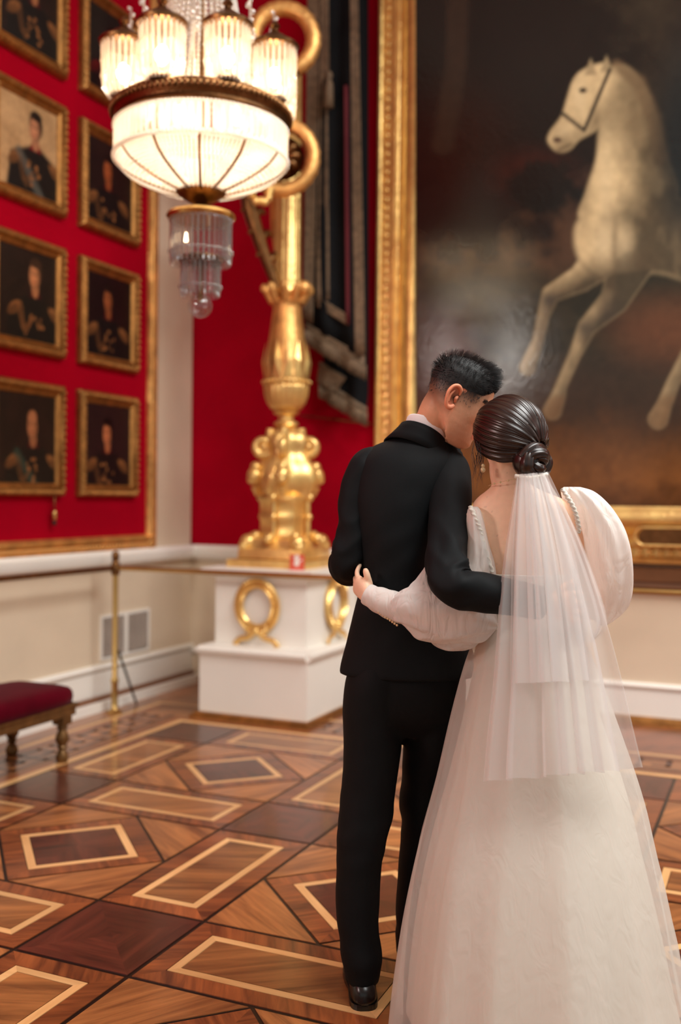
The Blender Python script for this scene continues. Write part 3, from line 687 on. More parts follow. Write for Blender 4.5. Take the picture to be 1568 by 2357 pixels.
for i in range(4):
    a = i*pi/2; m = MB(); m.tube([(.17*cos(a), .17*sin(a), .2), (.165*cos(a), .165*sin(a), .45)], .018, 8); m.ball((.175*cos(a), .175*sin(a), .33), .026, 8, 6); m.ball((.18*cos(a), .18*sin(a), .46), .03, 8, 6); cb(m, 'pilaster')
lob = lambda a, z: 1+.16*cos(4*a)
m = MB(); m.lathe([(.15, .45), (.17, .47), (.19, .52), (.205, .58), (.20, .63), (.165, .69), (.13, .74), (.125, .78), (.14, .82), (.13, .87), (.10, .90), (.06, .93), (.0, .94)], 64, mod=lob); cb(m, 'bulb_body')
for i in range(4):
    a = i*pi/2+.35; ca, sa = cos(a), sin(a); D_ = Vector((ca, sa, 0))
    m = MB(); sp_ = []
    for k in range(26):
        t = k/25*1.6*2*pi; r_ = .075*(1-.72*k/25); sp_.append(D_*(.15+r_*cos(t+2.2))+Vector((0, 0, .80+r_*sin(t+2.2))))
    m.tube([D_*.10+Vector((0, 0, .92))]+sp_, [.03]+[.034-.016*k/25 for k in range(26)], 10); m.ball(D_*.15+Vector((0, 0, .80)), .03, 10, 8); cb(m, 'volute')
    m = MB(); m.ball(D_*.205+Vector((0, 0, .60)), .055, 12, 8, (1, 1, 1.2)); m.ball(D_*.235+Vector((0, 0, .575)), .028, 8, 6); m.ball(D_*.20+Vector((0, 0, .66)), .04, 8, 6)
    m.tube([D_*.20+Vector((0, 0, .53)), D_*.19+Vector((0, 0, .47))], [.035, .015], 8); cb(m, 'mask_boss')
m = MB(); m.lathe([(.05, .92), (.085, .945), (.08, .96), (.05, .975), (.052, 1.0), (.085, 1.02), (.09, 1.03), (.06, 1.04)], 32); cb(m, 'collar')
fl = lambda a, z: 1+.035*cos(24*a)
m = MB(); m.lathe([(.06, 1.03), (.10, 1.05), (.125, 1.09), (.142, 1.14), (.148, 1.19), (.148, 1.215), (.0, 1.22)], 96, mod=fl); cb(m, 'vase_cup', ang=180)
m = MB(); m.lathe([(.148, 1.212), (.156, 1.222), (.156, 1.235), (.147, 1.245)], 48); cb(m, 'vase_rim')
m = MB()
for i in range(30): a = 2*pi*i/30; m.ball((.157*cos(a), .157*sin(a), 1.229), .013, 6, 5)
b_ = cb(m, 'bead_row'); b_['kind'] = 'stuff'
m = MB(); m.lathe([(.147, 1.24), (.143, 1.32), (.133, 1.42), (.118, 1.53), (.103, 1.64), (.094, 1.72), (.098, 1.75), (.11, 1.77), (.10, 1.79), (.0, 1.8)], 64, mod=lambda a, z: 1+.012*cos(16*a)*sin(z*60)); cb(m, 'vase_neck', 'gold_soft')
for i in range(12):
    a = 2*pi*i/12; D_ = Vector((cos(a), sin(a), 0)); N2 = Vector((-sin(a), cos(a), 0)); m = MB()
    m.add([D_*.148+Vector((0, 0, 1.25))-N2*.03, D_*.148+Vector((0, 0, 1.25))+N2*.03, D_*.150+Vector((0, 0, 1.38))+N2*.03, D_*.150+Vector((0, 0, 1.38))-N2*.03, D_*.137+Vector((0, 0, 1.50)), D_*.166+Vector((0, 0, 1.36))],
          [(0, 1, 5), (1, 2, 5), (2, 4, 5), (4, 3, 5), (3, 0, 5)]); cb(m, 'leaf', s_=False)
m = MB()
for i in range(10):
    a = 2*pi*i/10; D_ = Vector((cos(a), sin(a), 0)); m.tube([D_*.10+Vector((0, 0, 1.76)), D_*.135+Vector((0, 0, 1.83)), D_*.16+Vector((0, 0, 1.86)), D_*.165+Vector((0, 0, 1.83))], [.025, .03, .022, .014], 8, res=4)
m.ball((.13, -.02, 1.85), .05, 8, 6); cb(m, 'leaf_collar', 'gold_soft')
m = MB(); m.lathe([(.085, 1.78), (.098, 1.82), (.098, 1.85), (.088, 1.87), (.086, 2.4), (.083, 3.3), (.0, 3.3)], 96, mod=lambda a, z: 1-(.10*abs(sin(6*a)) if z > 1.86 else 0)); cb(m, 'fluted_shaft', ang=180)
for s_, zz in ((1, 1.87), ):
    m = MB(); m.tube([Vector((0, 0, zz))-RH*.10, Vector((0, 0, zz))+RH*.115], [.016, .012], 10); m.ball(RH*.12+Vector((0, 0, zz)), .024, 10, 8); m.ball(RH*.085+Vector((0, 0, zz)), .018, 10, 8); cb(m, 'cross_knob')
# scroll arms that carry the candle branches: each rolls up into a wreath-like ring
def arm(dirv, s, name='scroll_arm'):
    d = Vector(dirv).normalized()
    def at(u, z): return d*u+Vector((0, 0, z))
    m = MB(); pts = [at(.05, 1.80), at(.13, 1.98), at(.22, 2.20), at(.285, 2.42), at(.23, 2.58), at(.10, 2.62)]
    m.tube(pts, [.03, .035, .045, .05, .05, .035], 10, res=6)
    for i, (u, z) in enumerate(((.14, 2.02), (.20, 2.16), (.25, 2.30), (.285, 2.45), (.26, 2.54), (.19, 2.60))):
        for k in (-1, 1): m.tube([at(u, z), at(u+.05*k, z+.05), at(u+.085*k, z+.03)], [.03, .026, .008], 8, res=4)
        m.ball(at(u, z)+d.cross(ZV)*.04, .03, 8, 6)
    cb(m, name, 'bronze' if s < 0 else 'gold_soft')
    return at
for k_, u0 in ((-1, 0), ):
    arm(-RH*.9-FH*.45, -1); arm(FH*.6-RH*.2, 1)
def ring(cx, cy, r_out, rr, name, rosette):
    c = px(cx, cy, 6.25)-Vector((KX, KY, KZ)); m = MB()
    m.tube([c+RH*(r_out*cos(a))+ZV*(r_out*1.04*sin(a)) for a in np.linspace(0, 2*pi, 48, endpoint=False)], [rr*(1+.10*(i % 2)) for i in range(48)], 14, closed=True)
    o = cb(m, name, 'gold_soft', True, 180)
    if rosette:
        m = MB()
        for i in range(10):
            a = 2*pi*i/10; m.tube([c+RH*(.02*cos(a))+ZV*(.02*sin(a))-FH*.02, c+RH*(.085*cos(a))+ZV*(.085*sin(a))-FH*.035, c+RH*(.115*cos(a))+ZV*(.115*sin(a))-FH*.01], [.014, .028, .01], 8, res=3)
        m.ball(c-FH*.03, .035, 10, 8); m.tube([c+FH*.02, c+FH*.03], [.14, .13], 24, ref=ZV); rel_ = m.build('rosette', 'bronze', o, True)
ring(648, 362, .195, .043, 'scroll_ring', True); ring(652, 92, .186, .045, 'scroll_ring', False)
m = MB(); c0 = px(676, 222, 6.25)-Vector((KX, KY, KZ)); m.lathe([(.01, -.09), (.03, -.06), (.018, -.03), (.038, 0), (.02, .03), (.03, .06), (.01, .08)], 16, c0); cb(m, 'knop')
m = MB(); c1 = px(600, 445, 6.1)-Vector((KX, KY, KZ))
for i in range(12):
    a = i*2.4; m.ball(c1+RH*(.05*cos(a)*(1+.1*i/4))+ZV*(.045*sin(a)*(1+.1*i/4)), .026, 8, 6)
cb(m, 'leaf_cluster')
# small red notice leaning on the plinth
sg = px_y(684, 1296, 5.765); root = empty('notice_card', (sg.x, sg.y, .94), radians(14)); tag(root, 'small orange-red notice card with a white hand symbol on the pedestal', 'sign')
m = MB(); m.box(-.048, -.004, 0, .048, .004, .098); m.build('card', 'sign_red', root)
m = MB(); m.ball((-.002, -.005, .042), .018, 10, 8, (1, .15, 1))
for i, (a, l) in enumerate(((-.35, .032), (-.1, .040), (.12, .040), (.35, .034), (1.0, .028))): m.tube([(-.002+.012*sin(a), -.005, .045+.01*cos(a)), (-.002+(.014+l)*sin(a), -.005, .045+(.012+l)*cos(a))], [(.0045, .002)]*2, 8, ref=(0, 1, 0))
m.build('hand_symbol', 'sign_white', root)

# ---------------------------------------------------------------- hanging banners
def banner(name, label, outline, Y, parts_, zt=0):
    """outline: list of left/right photo columns per row -> cloth sheet with soft folds"""
    root = empty(name, px_y(775, 900, Y)); tag(root, label, 'banner', 'black banners beside the large painting')
    return root
def sheet(rows, Y, amp, k, name, mat, root, seed=0, nx=40, sub=8, off=0.0, thick=.004):
    """rows: (y_left, x_left, y_right, x_right) down the cloth, in photo units on the plane Y"""
    pts = []; n = len(rows)
    for j in range(n-1):
        for t in np.linspace(0, 1, sub, endpoint=(j == n-2)):
            a = [rows[j][q]*(1-t)+rows[j+1][q]*t for q in range(4)]; row = []
            for i in range(nx):
                s = i/(nx-1); x = a[1]*(1-s)+a[3]*s; y = a[0]*(1-s)+a[2]*s
                v = px_y(x, y, Y); v.y += off+amp*sin(s*k*2*pi+seed+.6*sin(j+t))*(.6+.4*sin(seed+j*.3))
                row.append(tuple(v-root.location))
            pts.append(row)
    P = np.array(pts); me = grid_mesh(name, P, None, mat); o = link(name, me, None, root, True)
    so = o.modifiers.new('thickness', 'SOLIDIFY'); so.thickness = thick; so.offset = 0
    return o
b2 = banner('banner', 'black banner with fringed hem hanging lower, partly behind the other one', None, 6.50, None)
sheet([(-260, 742, -260, 846), (400, 742, 400, 846), (850, 742, 900, 846), (872, 738, 945, 842)], 6.50, .02, 2, 'cloth', 'banner_black', b2, 1)
sheet([(832, 738, 870, 800), (880, 733, 905, 775)], 6.50, .012, 1, 'lining', 'banner_trim', b2, 2, off=-.03)
sheet([(868, 736, 937, 844), (884, 735, 953, 844)], 6.50, .02, 2, 'trim_band', 'banner_trim', b2, 1, sub=3, off=-.008)
b1 = banner('banner', 'long black banner with tarnished silver braid, tassel and slanting fringed hem', None, 6.40, None)
sheet([(-260, 712, -260, 838), (200, 706, 200, 838), (500, 703, 520, 838), (742, 700, 830, 842)], 6.40, .022, 2.2, 'cloth', 'banner_black', b1, 0)
for i, r_ in enumerate(([(-260, 716, -260, 740), (200, 708, 200, 735), (500, 704, 500, 728), (735, 700, 748, 722)],
        [(-260, 742, -260, 756), (200, 738, 200, 756), (500, 734, 500, 758), (700, 731, 690, 760)],
        [(-260, 806, -260, 822), (200, 810, 200, 830), (500, 814, 500, 836), (820, 820, 830, 842)],
        [(682, 733, 728, 806), (706, 731, 752, 806)],
        [(742, 702, 822, 842), (760, 702, 842, 842)])):
    sheet(r_, 6.40, .022, .15, 'trim_band', 'banner_trim', b1, .2*i, nx=14, off=-.03)
sheet([(200, 796, 200, 804), (500, 798, 500, 806), (745, 800, 750, 808)], 6.40, .01, .2, 'red_lining', 'banner_red', b1, 0, nx=8, off=-.028)
def fringe(root, x0, y0, x1, y1, ln, Y, n):
    m = MB()
    for i in range(n):
        s = (i+.5)/n; a = px_y(x0+(x1-x0)*s, y0+(y1-y0)*s, Y); a.y += .02*sin(s*14)-.01; L_ = ln*(.93+.12*random.random())
        m.tube([a, a+Vector((random.uniform(-.004, .004), random.uniform(-.006, .006), -L_))], [.0045, .0035], 5)
    o = rel(m, root).build('fringe', 'banner_trim', root, True); o['kind'] = 'stuff'
fringe(b1, 702, 758, 842, 842, .10, 6.37, 90); fringe(b2, 735, 882, 844, 950, .10, 6.47, 80)
m = MB(); a = px_y(752, -260, 6.33); b = px_y(756, 172, 6.33); m.tube([a, b], .007, 8); rel(m, b1).build('cord', 'banner_trim', b1, True)
m = MB(); c_ = px_y(757, 180, 6.33); m.lathe([(.008, .05), (.022, .035), (.026, .01), (.016, -.01), (.022, -.02), (.03, -.05), (.034, -.20), (.0, -.2)], 24, c_, mod=lambda a, z: 1+.06*cos(12*a)); rel(m, b1).build('tassel', 'banner_trim', b1, True)
# thin picture cord along the back wall
m = MB(); m.tube([px_y(690, 956, YB-.05), px_y(770, 965, YB-.05), px_y(856, 976, YB-.05)], .006, 8); tag(m.build('picture_rail', 'bronze', None, True), 'thin dull gold picture rail on the red back wall below the banners', 'rail')

# ---------------------------------------------------------------- vent grille in the left dado
vx = XL+.001; root = empty('vent_grille', (vx, 5.80, .30)); tag(root, 'twin metal vent grille low in the cream dado', 'vent')
Y0, Y1, Z0, Z1 = 5.49, 6.055, .305, .605
def vb(*bx):
    m = MB()
    for b in bx: m.box(*b)
    return rel(m, root)
vb((vx, Y0, Z0, vx+.012, Y0+.02, Z1), (vx, Y1-.02, Z0, vx+.012, Y1, Z1), (vx, Y0+.02, Z0, vx+.012, Y1-.02, Z0+.02), (vx, Y0+.02, Z1-.02, vx+.012, Y1-.02, Z1), (vx, (Y0+Y1)/2-.018, Z0+.02, vx+.012, (Y0+Y1)/2+.018, Z1-.02)).build('frame', 'plaster_white', root)
vb((vx, Y0+.02, Z0+.02, vx+.002, Y1-.02, Z1-.02)).build('backing', 'vent_dark', root)
for h in (0, 1):
    ya, yb_ = ((Y0+.022, (Y0+Y1)/2-.019), ((Y0+Y1)/2+.019, Y1-.022))[h]
    for i in range(14):
        z = Z0+.03+i*.0178; m = MB(); m.add([(vx+.003, ya, z+.008), (vx+.003, yb_, z+.008), (vx+.011, yb_, z), (vx+.011, ya, z), (vx+.003, ya, z+.0095), (vx+.003, yb_, z+.0095), (vx+.011, yb_, z+.0015), (vx+.011, ya, z+.0015)], [(0, 3, 2, 1), (4, 5, 6, 7), (0, 1, 5, 4), (1, 2, 6, 5), (2, 3, 7, 6), (3, 0, 4, 7)]); rel(m, root).build('slat', 'vent_slat', root)

# ---------------------------------------------------------------- brass barrier
SX, SY, RZ = -3.93, 5.40, .935
st = empty('barrier_post', (SX, SY, 0)); tag(st, 'slim brass barrier post standing in the corner before the vent', 'post')
m = MB(); m.lathe([(.05, 0), (.05, .012), (.03, .02), (.022, .03), (.022, .19), (.027, .2), (.027, .215), (.018, .23), (.018, .985), (.0, .985)], 20); m.build('pole', 'brass', st, True, 40)
m = MB(); m.lathe([(.026, .89), (.028, .9), (.028, .965), (.02, .98), (.024, .995), (.026, 1.02), (.018, 1.04), (.0, 1.045)], 16); m.build('head', 'bronze', st, True, 40)
m = MB(); m.tube([(.012, .02, .40), (-.02, .27, .008)], .008, 8); m.build('brace', 'iron', st, True)
m = MB(); m.tube([(SX+.029, SY, RZ), (5.0, SY, RZ)], .015, 12); tag(m.build('barrier_rail', 'brass', None, True, 60), 'thin brass barrier rail running in front of pedestal and back wall', 'rail')
m = MB(); m.tube([(SX, SY-.03, RZ), (SX, -1.0, RZ)], .015, 12); tag(m.build('barrier_rail', 'bronze', None, True, 60), 'dull brass barrier rail along the left wall above the bench', 'rail')

# ---------------------------------------------------------------- velvet bench
BX0, BX1, BY0, BY1 = -3.84, -3.385, 3.1, 4.36
bn = empty('bench', ((BX0+BX1)/2, (BY0+BY1)/2, 0)); tag(bn, 'dark red velvet bench with gilded turned legs at the left edge', 'bench')
m = MB(); m.box(BX0+.02, BY0+.02, .245, BX1-.02, BY1-.02, .30); m.box(BX0+.01, BY0+.01, .292, BX1-.01, BY1-.01, .306); rel(m, bn).build('apron', 'old_gilt_wood', bn)
ny, nx = 40, 26; Xg, Yg = np.meshgrid(np.linspace(-1, 1, nx), np.linspace(-1, 1, ny))
m = MB(); prof = []
for k in range(nx*ny): pass
hx, hy = (BX1-BX0)/2, (BY1-BY0)/2
rings = []
for z, s in ((.305, .96), (.312, 1.0), (.345, 1.015), (.37, .99), (.387, .93), (.398, .80), (.404, .55), (.406, .2), (.406, .01)):
    ring_ = []
    for i in range(56):
        a = 2*pi*i/56; c_, s_ = cos(a), sin(a); k = (abs(c_)**8+abs(s_)**8)**(-1/8)
        ex, ey = hx-(1-s)*hx, hy-(1-s)*hx*1.0
        if s < .9: ex, ey = hx*s, hy-(1-s)*hx
        ring_.append((ex*k*c_, ey*k*s_, z))
    rings += ring_
nr = 9; m.add(rings, [(j*56+i, j*56+(i+1) % 56, (j+1)*56+(i+1) % 56, (j+1)*56+i) for j in range(nr-1) for i in range(56)]+[tuple(range(55, -1, -1)), tuple((nr-1)*56+i for i in range(56))])
m.build('seat', 'velvet_seat', bn, True, 60)
for x in (BX0+.06, BX1-.06):
    for y in (BY0+.08, BY1-.08):
        m = MB(); m.box(x-.035, y-.035, .20, x+.035, y+.035, .25)
        m.lathe([(.024, .20), (.03, .18), (.02, .17), (.034, .14), (.036, .115), (.022, .09), (.028, .08), (.018, .065), (.03, .045), (.034, .025), (.028, .0), (.0, 0)], 18, (x, y, 0)); rel(m, bn).build('leg', 'old_gilt_wood', bn, True, 45)
# ================================================================ crystal chandelier
HX = px(465, 230, 4.7); ch = empty('chandelier', (HX.x, HX.y, 0)); tag(ch, 'lit crystal chandelier with bronze ring, lanterns and tiered pendant', 'chandelier')
def cb2(mb, name, mat, s_=True, ang=45, par=ch): return mb.build(name, mat, par, s_, ang)
def zy(y, d=4.7): return 1.4+(1147-y)*d/FPX
ZRing = 3.092
m = MB(); m.lathe([(.375, ZRing+.005), (.39, ZRing), (.402, ZRing+.012), (.395, ZRing+.028), (.40, ZRing+.04), (.412, ZRing+.055), (.415, ZRing+.075), (.405, ZRing+.09), (.39, ZRing+.095), (.37, ZRing+.09), (.37, ZRing+.01)], 96, cap=False); cb2(m, 'ring', 'bronze')
m = MB()
for i in range(96): a = 2*pi*i/96; m.ball((.412*cos(a), .412*sin(a), ZRing+.062), .0125, 6, 5, (1, 1, 1.4))
o = cb2(m, 'ring_beading', 'bronze'); o['kind'] = 'stuff'
def prism_mesh(w, h, t):
    mb = MB(); mb.tube([(0, 0, 0), (0, 0, -.012), (0, 0, -h+.02), (0, 0, -h)], [(w*.5, t*.5), (w, t), (w, t), (w*.35, t*.35)], 6, ref=(0, 1, 0)); return mb.mesh('prism')
def prisms(n, r, z, me, a0=0, lean=0):
    for i in range(n):
        a = a0+2*pi*i/n; o = bpy.data.objects.new('prism', me); COL.objects.link(o); o.parent = ch
        o.location = (r*cos(a), r*sin(a), z); o.rotation_euler = (0, lean, a)
me = prism_mesh(.0135, .135, .010); me.materials.append(MAT['crystal'])
me_b = me
# each prism turns its broad side outwards
def prisms2(n, r, z, me, a0=0):
    for i in range(n):
        a = a0+2*pi*i/n; o = bpy.data.objects.new('prism', me); COL.objects.link(o); o.parent = ch; o.location = (r*cos(a), r*sin(a), z); o.rotation_euler = (0, 0, a+pi/2)
prisms2(72, .392, ZRing+.004, me)
# bead nets that form the bowl
bowl = [(.395, ZRing-.13), (.385, ZRing-.155), (.350, ZRing-.19), (.295, ZRing-.22), (.23, ZRing-.248), (.165, ZRing-.27), (.105, ZRing-.285)]
def bowl_at(t):
    x = t*(len(bowl)-1); i = min(int(x), len(bowl)-2); f = x-i; return bowl[i][0]*(1-f)+bowl[i+1][0]*f, bowl[i][1]*(1-f)+bowl[i+1][1]*f
for s_ in range(12):
    m = MB()
    for j in range(20):
        r, z = bowl_at(j/19); nb = max(3, int(r*2*pi/12/.0185))
        for i in range(nb):
            a = 2*pi*(s_+(i+.5)/nb*.94+.03)/12; m.ball((r*cos(a), r*sin(a), z), .0088, 5, 4, (1, 1, 1.15))
    o = cb2(m, 'bead_net', 'crystal'); o['kind'] = 'stuff'
    a = 2*pi*s_/12; m = MB(); m.tube([(bowl_at(t)[0]*cos(a)*1.01, bowl_at(t)[0]*sin(a)*1.01, bowl_at(t)[1]-.004) for t in np.linspace(.05, 1, 12)], [.004+.004*t for t in np.linspace(0, 1, 12)], 6); cb2(m, 'rib', 'bronze')
m = MB()
for i in range(150): a = 2*pi*i/150; m.ball((.40*cos(a), .40*sin(a), ZRing-.14), .010, 5, 4); m.ball((.398*cos(a), .398*sin(a), ZRing-.005), .009, 5, 4)
o = cb2(m, 'bead_row', 'crystal'); o['kind'] = 'stuff'
zb = ZRing-.285
m = MB(); m.lathe([(.115, zb+.012), (.118, zb), (.10, zb-.015), (.07, zb-.035), (.04, zb-.05), (.022, zb-.065), (.024, zb-.09), (.03, zb-.10), (.0, zb-.1)], 32); cb2(m, 'bowl_cup', 'bronze')
# pendant tiers
z1 = 2.695
m = MB(); m.lathe([(.02, zb-.09), (.04, z1+.03), (.12, z1+.025), (.155, z1+.012), (.16, z1), (.15, z1-.012), (.13, z1-.012), (.0, z1-.01)], 48); cb2(m, 'upper_plate', 'brass')
me1 = prism_mesh(.0095, .21, .008); me1.materials.append(MAT['crystal_clear']); prisms2(34, .138, z1-.012, me1)
z2 = z1-.195
m = MB(); m.lathe([(.02, z2+.02), (.07, z2+.018), (.108, z2+.008), (.112, z2), (.10, z2-.01), (.0, z2-.01)], 40); cb2(m, 'lower_plate', 'bronze')
me2 = prism_mesh(.0085, .165, .007); me2.materials.append(MAT['crystal_clear']); prisms2(24, .088, z2-.008, me2)
m = MB(); m.tube([(0, 0, z2), (0, 0, z2-.20)], .012, 10); cb2(m, 'stem', 'bronze')
m = MB(); m.ball((0, 0, z2-.215), .056, 20, 14); cb2(m, 'glass_ball', 'crystal_clear')
m = MB()
for r, z, n in ((.142, z1-.02, 60), (.145, z1-.165, 60), (.092, z2-.015, 40), (.095, z2-.13, 40)):
    for i in range(n): a = 2*pi*i/n; m.ball((r*cos(a), r*sin(a), z), .008, 6, 5)
o = cb2(m, 'bead_row', 'crystal_clear'); o['kind'] = 'stuff'
m = MB()
q_ = -FH*.05-RH*.06; m.tube([(q_.x, q_.y, z1-.085), (q_.x, q_.y, z1-.125)], [.004, .008], 8)
cb2(m, 'flame_glint', 'bulb')  # small glowing piece standing in for a flame's reflection in the pendant
# lanterns standing on the ring
view0 = atan2(-FH.y, -FH.x)
lm = prism_mesh(.0125, .20, .009); lm.materials.append(MAT['crystal'])
zl = ZRing+.33
for i in range(8):
    a = view0+radians(-20+45*i); c_ = Vector((.365*cos(a), .365*sin(a), 0))
    m = MB(); m.lathe([(.085, zl-.01), (.108, zl-.005), (.112, zl+.008), (.10, zl+.02), (.07, zl+.035), (.045, zl+.055), (.02, zl+.07), (.014, zl+.085), (.024, zl+.10), (.01, zl+.12), (.0, zl+.12)], 28, c_); cap_ = cb2(m, 'lantern_cap', 'bronze')
    m = MB(); m.lathe([(.05, ZRing+.09), (.06, ZRing+.10), (.045, ZRing+.115), (.0, ZRing+.115)], 20, c_); cb2(m, 'lantern_foot', 'bronze')
    m = MB()
    for k in range(22):
        b = 2*pi*k/22; m.tube([c_+Vector((.09*cos(b), .09*sin(b), zl-.01)), c_+Vector((.094*cos(b), .094*sin(b), zl-.03)), c_+Vector((.088*cos(b), .088*sin(b), zl-.20)), c_+Vector((.06*cos(b), .06*sin(b), zl-.245))], [.005, .0095, .009, .004], 5)
        for q in range(3): m.ball(c_+Vector((.096*cos(b), .096*sin(b), zl-.012-.07*q)), .009, 5, 4)
    o = cb2(m, 'lantern_crystals', 'crystal', False); o['kind'] = 'stuff'
    m = MB(); m.ball(c_+Vector((0, 0, zl-.13)), .03, 10, 8, (1, 1, 1.5)); cb2(m, 'bulb', 'bulb')
    l = bpy.data.lights.new('lantern_light', 'POINT'); l.energy = 4.5; l.color = (1, .82, .58); l.shadow_soft_size = .035
    lo = bpy.data.objects.new('lantern_light', l); COL.objects.link(lo); lo.location = Vector((HX.x, HX.y, zl-.12))+c_
for i in range(5):
    a = 2*pi*i/5; l = bpy.data.lights.new('bowl_light', 'POINT'); l.energy = 2.6; l.color = (1, .83, .62); l.shadow_soft_size = .04
    lo = bpy.data.objects.new('bowl_light', l); COL.objects.link(lo); lo.location = Vector((HX.x+.2*cos(a), HX.y+.2*sin(a), ZRing-.08))
# strands that rise to the crown
m = MB()
for i in range(40):
    a = 2*pi*i/40
    for k in range(40):
        t = k/39; r = .30-.22*t**.55; z = ZRing+.10+1.0*t; m.ball((r*cos(a), r*sin(a), z), .0105, 5, 4, (1, 1, 1.3))
o = cb2(m, 'bead_strands', 'crystal'); o['kind'] = 'stuff'
m = MB(); m.tube([(0, 0, ZRing-.3), (0, 0, 6.2)], .014, 10); cb2(m, 'rod', 'bronze')
m = MB(); m.lathe([(.10, ZRing+1.08), (.13, ZRing+1.10), (.14, ZRing+1.14), (.12, ZRing+1.16), (.02, ZRing+1.25), (.0, ZRing+1.25)], 32); cb2(m, 'crown', 'bronze')
for i in range(8):
    a = view0+radians(-20+45*i+22); m = MB(); c_ = Vector((.33*cos(a), .33*sin(a), 0))
    for k in range(9): m.ball(c_+Vector((.012*sin(k*2), .012*cos(k*2), ZRing+.33+.028*k)), .017-.001*k, 6, 5)
    m.tube([c_+Vector((0, 0, ZRing+.1)), c_+Vector((0, 0, ZRing+.56))], .006, 6); cb2(m, 'crystal_spire', 'crystal')
# ================================================================ the couple
def V(rows):
    """rows (y, x_left, x_right, depth, half thickness) -> centres and radii"""
    P, R_ = [], []
    for y, xl, xr, d, b in rows: P.append(px((xl+xr)/2, y, d)); R_.append(((xr-xl)/2*d/FPX, b))
    return P, R_
def T(rows, k=1.0):
    P = [px(x, y, d) for x, y, d, *r in rows]; R_ = [(r[0]*k, (r[1] if len(r) > 1 else r[0])*k) for x, y, d, *r in rows]; return P, R_
def nz(v, s, seed=0): return noise.noise(Vector(v)*s+Vector((seed*7.3, seed*3.1, seed)))
def head_pts(spec_w=1.0):
    tab = [(-.122, .018, .070, -.04), (-.112, .034, .086, -.03), (-.098, .046, .091, -.012), (-.08, .054, .090, .012), (-.06, .060, .088, .040), (-.03, .066, .086, .074), (0, .0705, .085, .093), (.03, .0735, .089, .099), (.06, .071, .087, .097), (.082, .060, .074, .084), (.097, .043, .052, .062), (.106, .022, .026, .03), (.109, .002, .002, .002)]
    return tab
def interp(tab, z):
    for i in range(len(tab)-1):
        if tab[i][0] <= z <= tab[i+1][0]:
            f = (z-tab[i][0])/(tab[i+1][0]-tab[i][0]); f = f*f*(3-2*f)*.3+f*.7; return [tab[i][q]*(1-f)+tab[i+1][q]*f for q in (1, 2, 3)]
    return list(tab[-1][1:]) if z > 0 else list(tab[0][1:])
TAB = head_pts()
class Head:
    def __init__(s, o, face, up, k=1.0):
        s.o = Vector(o); s.f = Vector(face).normalized(); up = Vector(up); s.u = (up-s.f*up.dot(s.f)).normalized(); s.r = s.f.cross(s.u); s.k = k
    def w(s, x, y, z): return s.o+(s.r*x+s.f*y+s.u*z)*s.k
    def loc(s, p): q = (Vector(p)-s.o)/s.k; return q.dot(s.r), q.dot(s.f), q.dot(s.u)
    def surf(s, t, z, off=0):
        wx, f, b = interp(TAB, z); ct, st = cos(t), sin(t); x = wx*st; y = (f if ct > 0 else b)*ct
        bump = 0; at_ = abs(t)
        g = lambda a, b_, c, d: exp(-((at_-a)/b_)**2-((z-c)/d)**2)
        bump += .024*exp(-(at_/.17)**2)*exp(-((z+.036)/.018)**2)+.011*exp(-(at_/.12)**2)*exp(-((z+.008)/.02)**2)
        bump += .004*exp(-(at_/.6)**2)*exp(-((z-.028)/.012)**2)-.009*g(.42, .20, .008, .014)+.004*g(.75, .3, -.02, .025)
        bump += .006*exp(-(at_/.28)**2)*exp(-((z+.064)/.006)**2)+.006*exp(-(at_/.26)**2)*exp(-((z+.078)/.007)**2)-.004*exp(-(at_/.3)**2)*exp(-((z+.071)/.003)**2)+.005*exp(-(at_/.3)**2)*exp(-((z+.103)/.012)**2)
        n = Vector((st/max(wx, .01), ct/max(f if ct > 0 else b, .01), 0)).normalized()
        if z > .05: n = (n+Vector((0, 0, (z-.05)/.05))).normalized()
        return s.w(x+n.x*(bump+off), y+n.y*(bump+off), z+n.z*off)
    def add(s, mb, n=72, m=60):
        vs = []; fs = []
        for j in range(m):
            z = -.122+.231*j/(m-1)
            for i in range(n): vs.append(s.surf(2*pi*i/n if i <= n/2 else 2*pi*i/n-2*pi, z))
        for j in range(m-1):
            for i in range(n): fs.append((j*n+i, j*n+(i+1) % n, (j+1)*n+(i+1) % n, (j+1)*n+i))
        fs += [tuple(range(n-1, -1, -1)), tuple((m-1)*n+i for i in range(n))]; mb.add(vs, fs)
    def ear(s, mb, side, ins=0):
        def e(u, v, h): return s.w(side*(.070-ins+h*(1 if not ins else .5)), -.024+u, -.010+v)      # u forward, v up, h out
        rim = [(.012, -.016, .004), (.004, -.026, .008), (-.008, -.024, .012), (-.017, -.008, .018), (-.021, .012, .021), (-.015, .030, .019), (-.002, .037, .014), (.010, .030, .009), (.013, .016, .005)]
        mb.tube([e(*q) for q in rim], [.0055, .0075, .006, .005, .005, .005, .0055, .005, .003], 10, res=6)
        mb.tube([e(-.009, -.014, .012), e(-.012, .004, .014), e(-.006, .022, .012)], [.0045, .004, .003], 8, res=6)      # antihelix
        vs = [e(-.001, .004, .001)]+[e(u*.95, v*.97, h-.003) for u, v, h in rim]; mb.add(vs, [(0, i, i+1) for i in range(1, len(rim))])
        vs = [e(-.004, .004, -.006)]+[e(u, v, h-.006) for u, v, h in rim]; mb.add(vs, [(0, i+1, i) for i in range(1, len(rim))])
        mb.tube([e(.011, -.006, .002), e(.008, .004, .008), e(.011, .012, .002)], [.004, .005, .003], 8, res=4)          # tragus
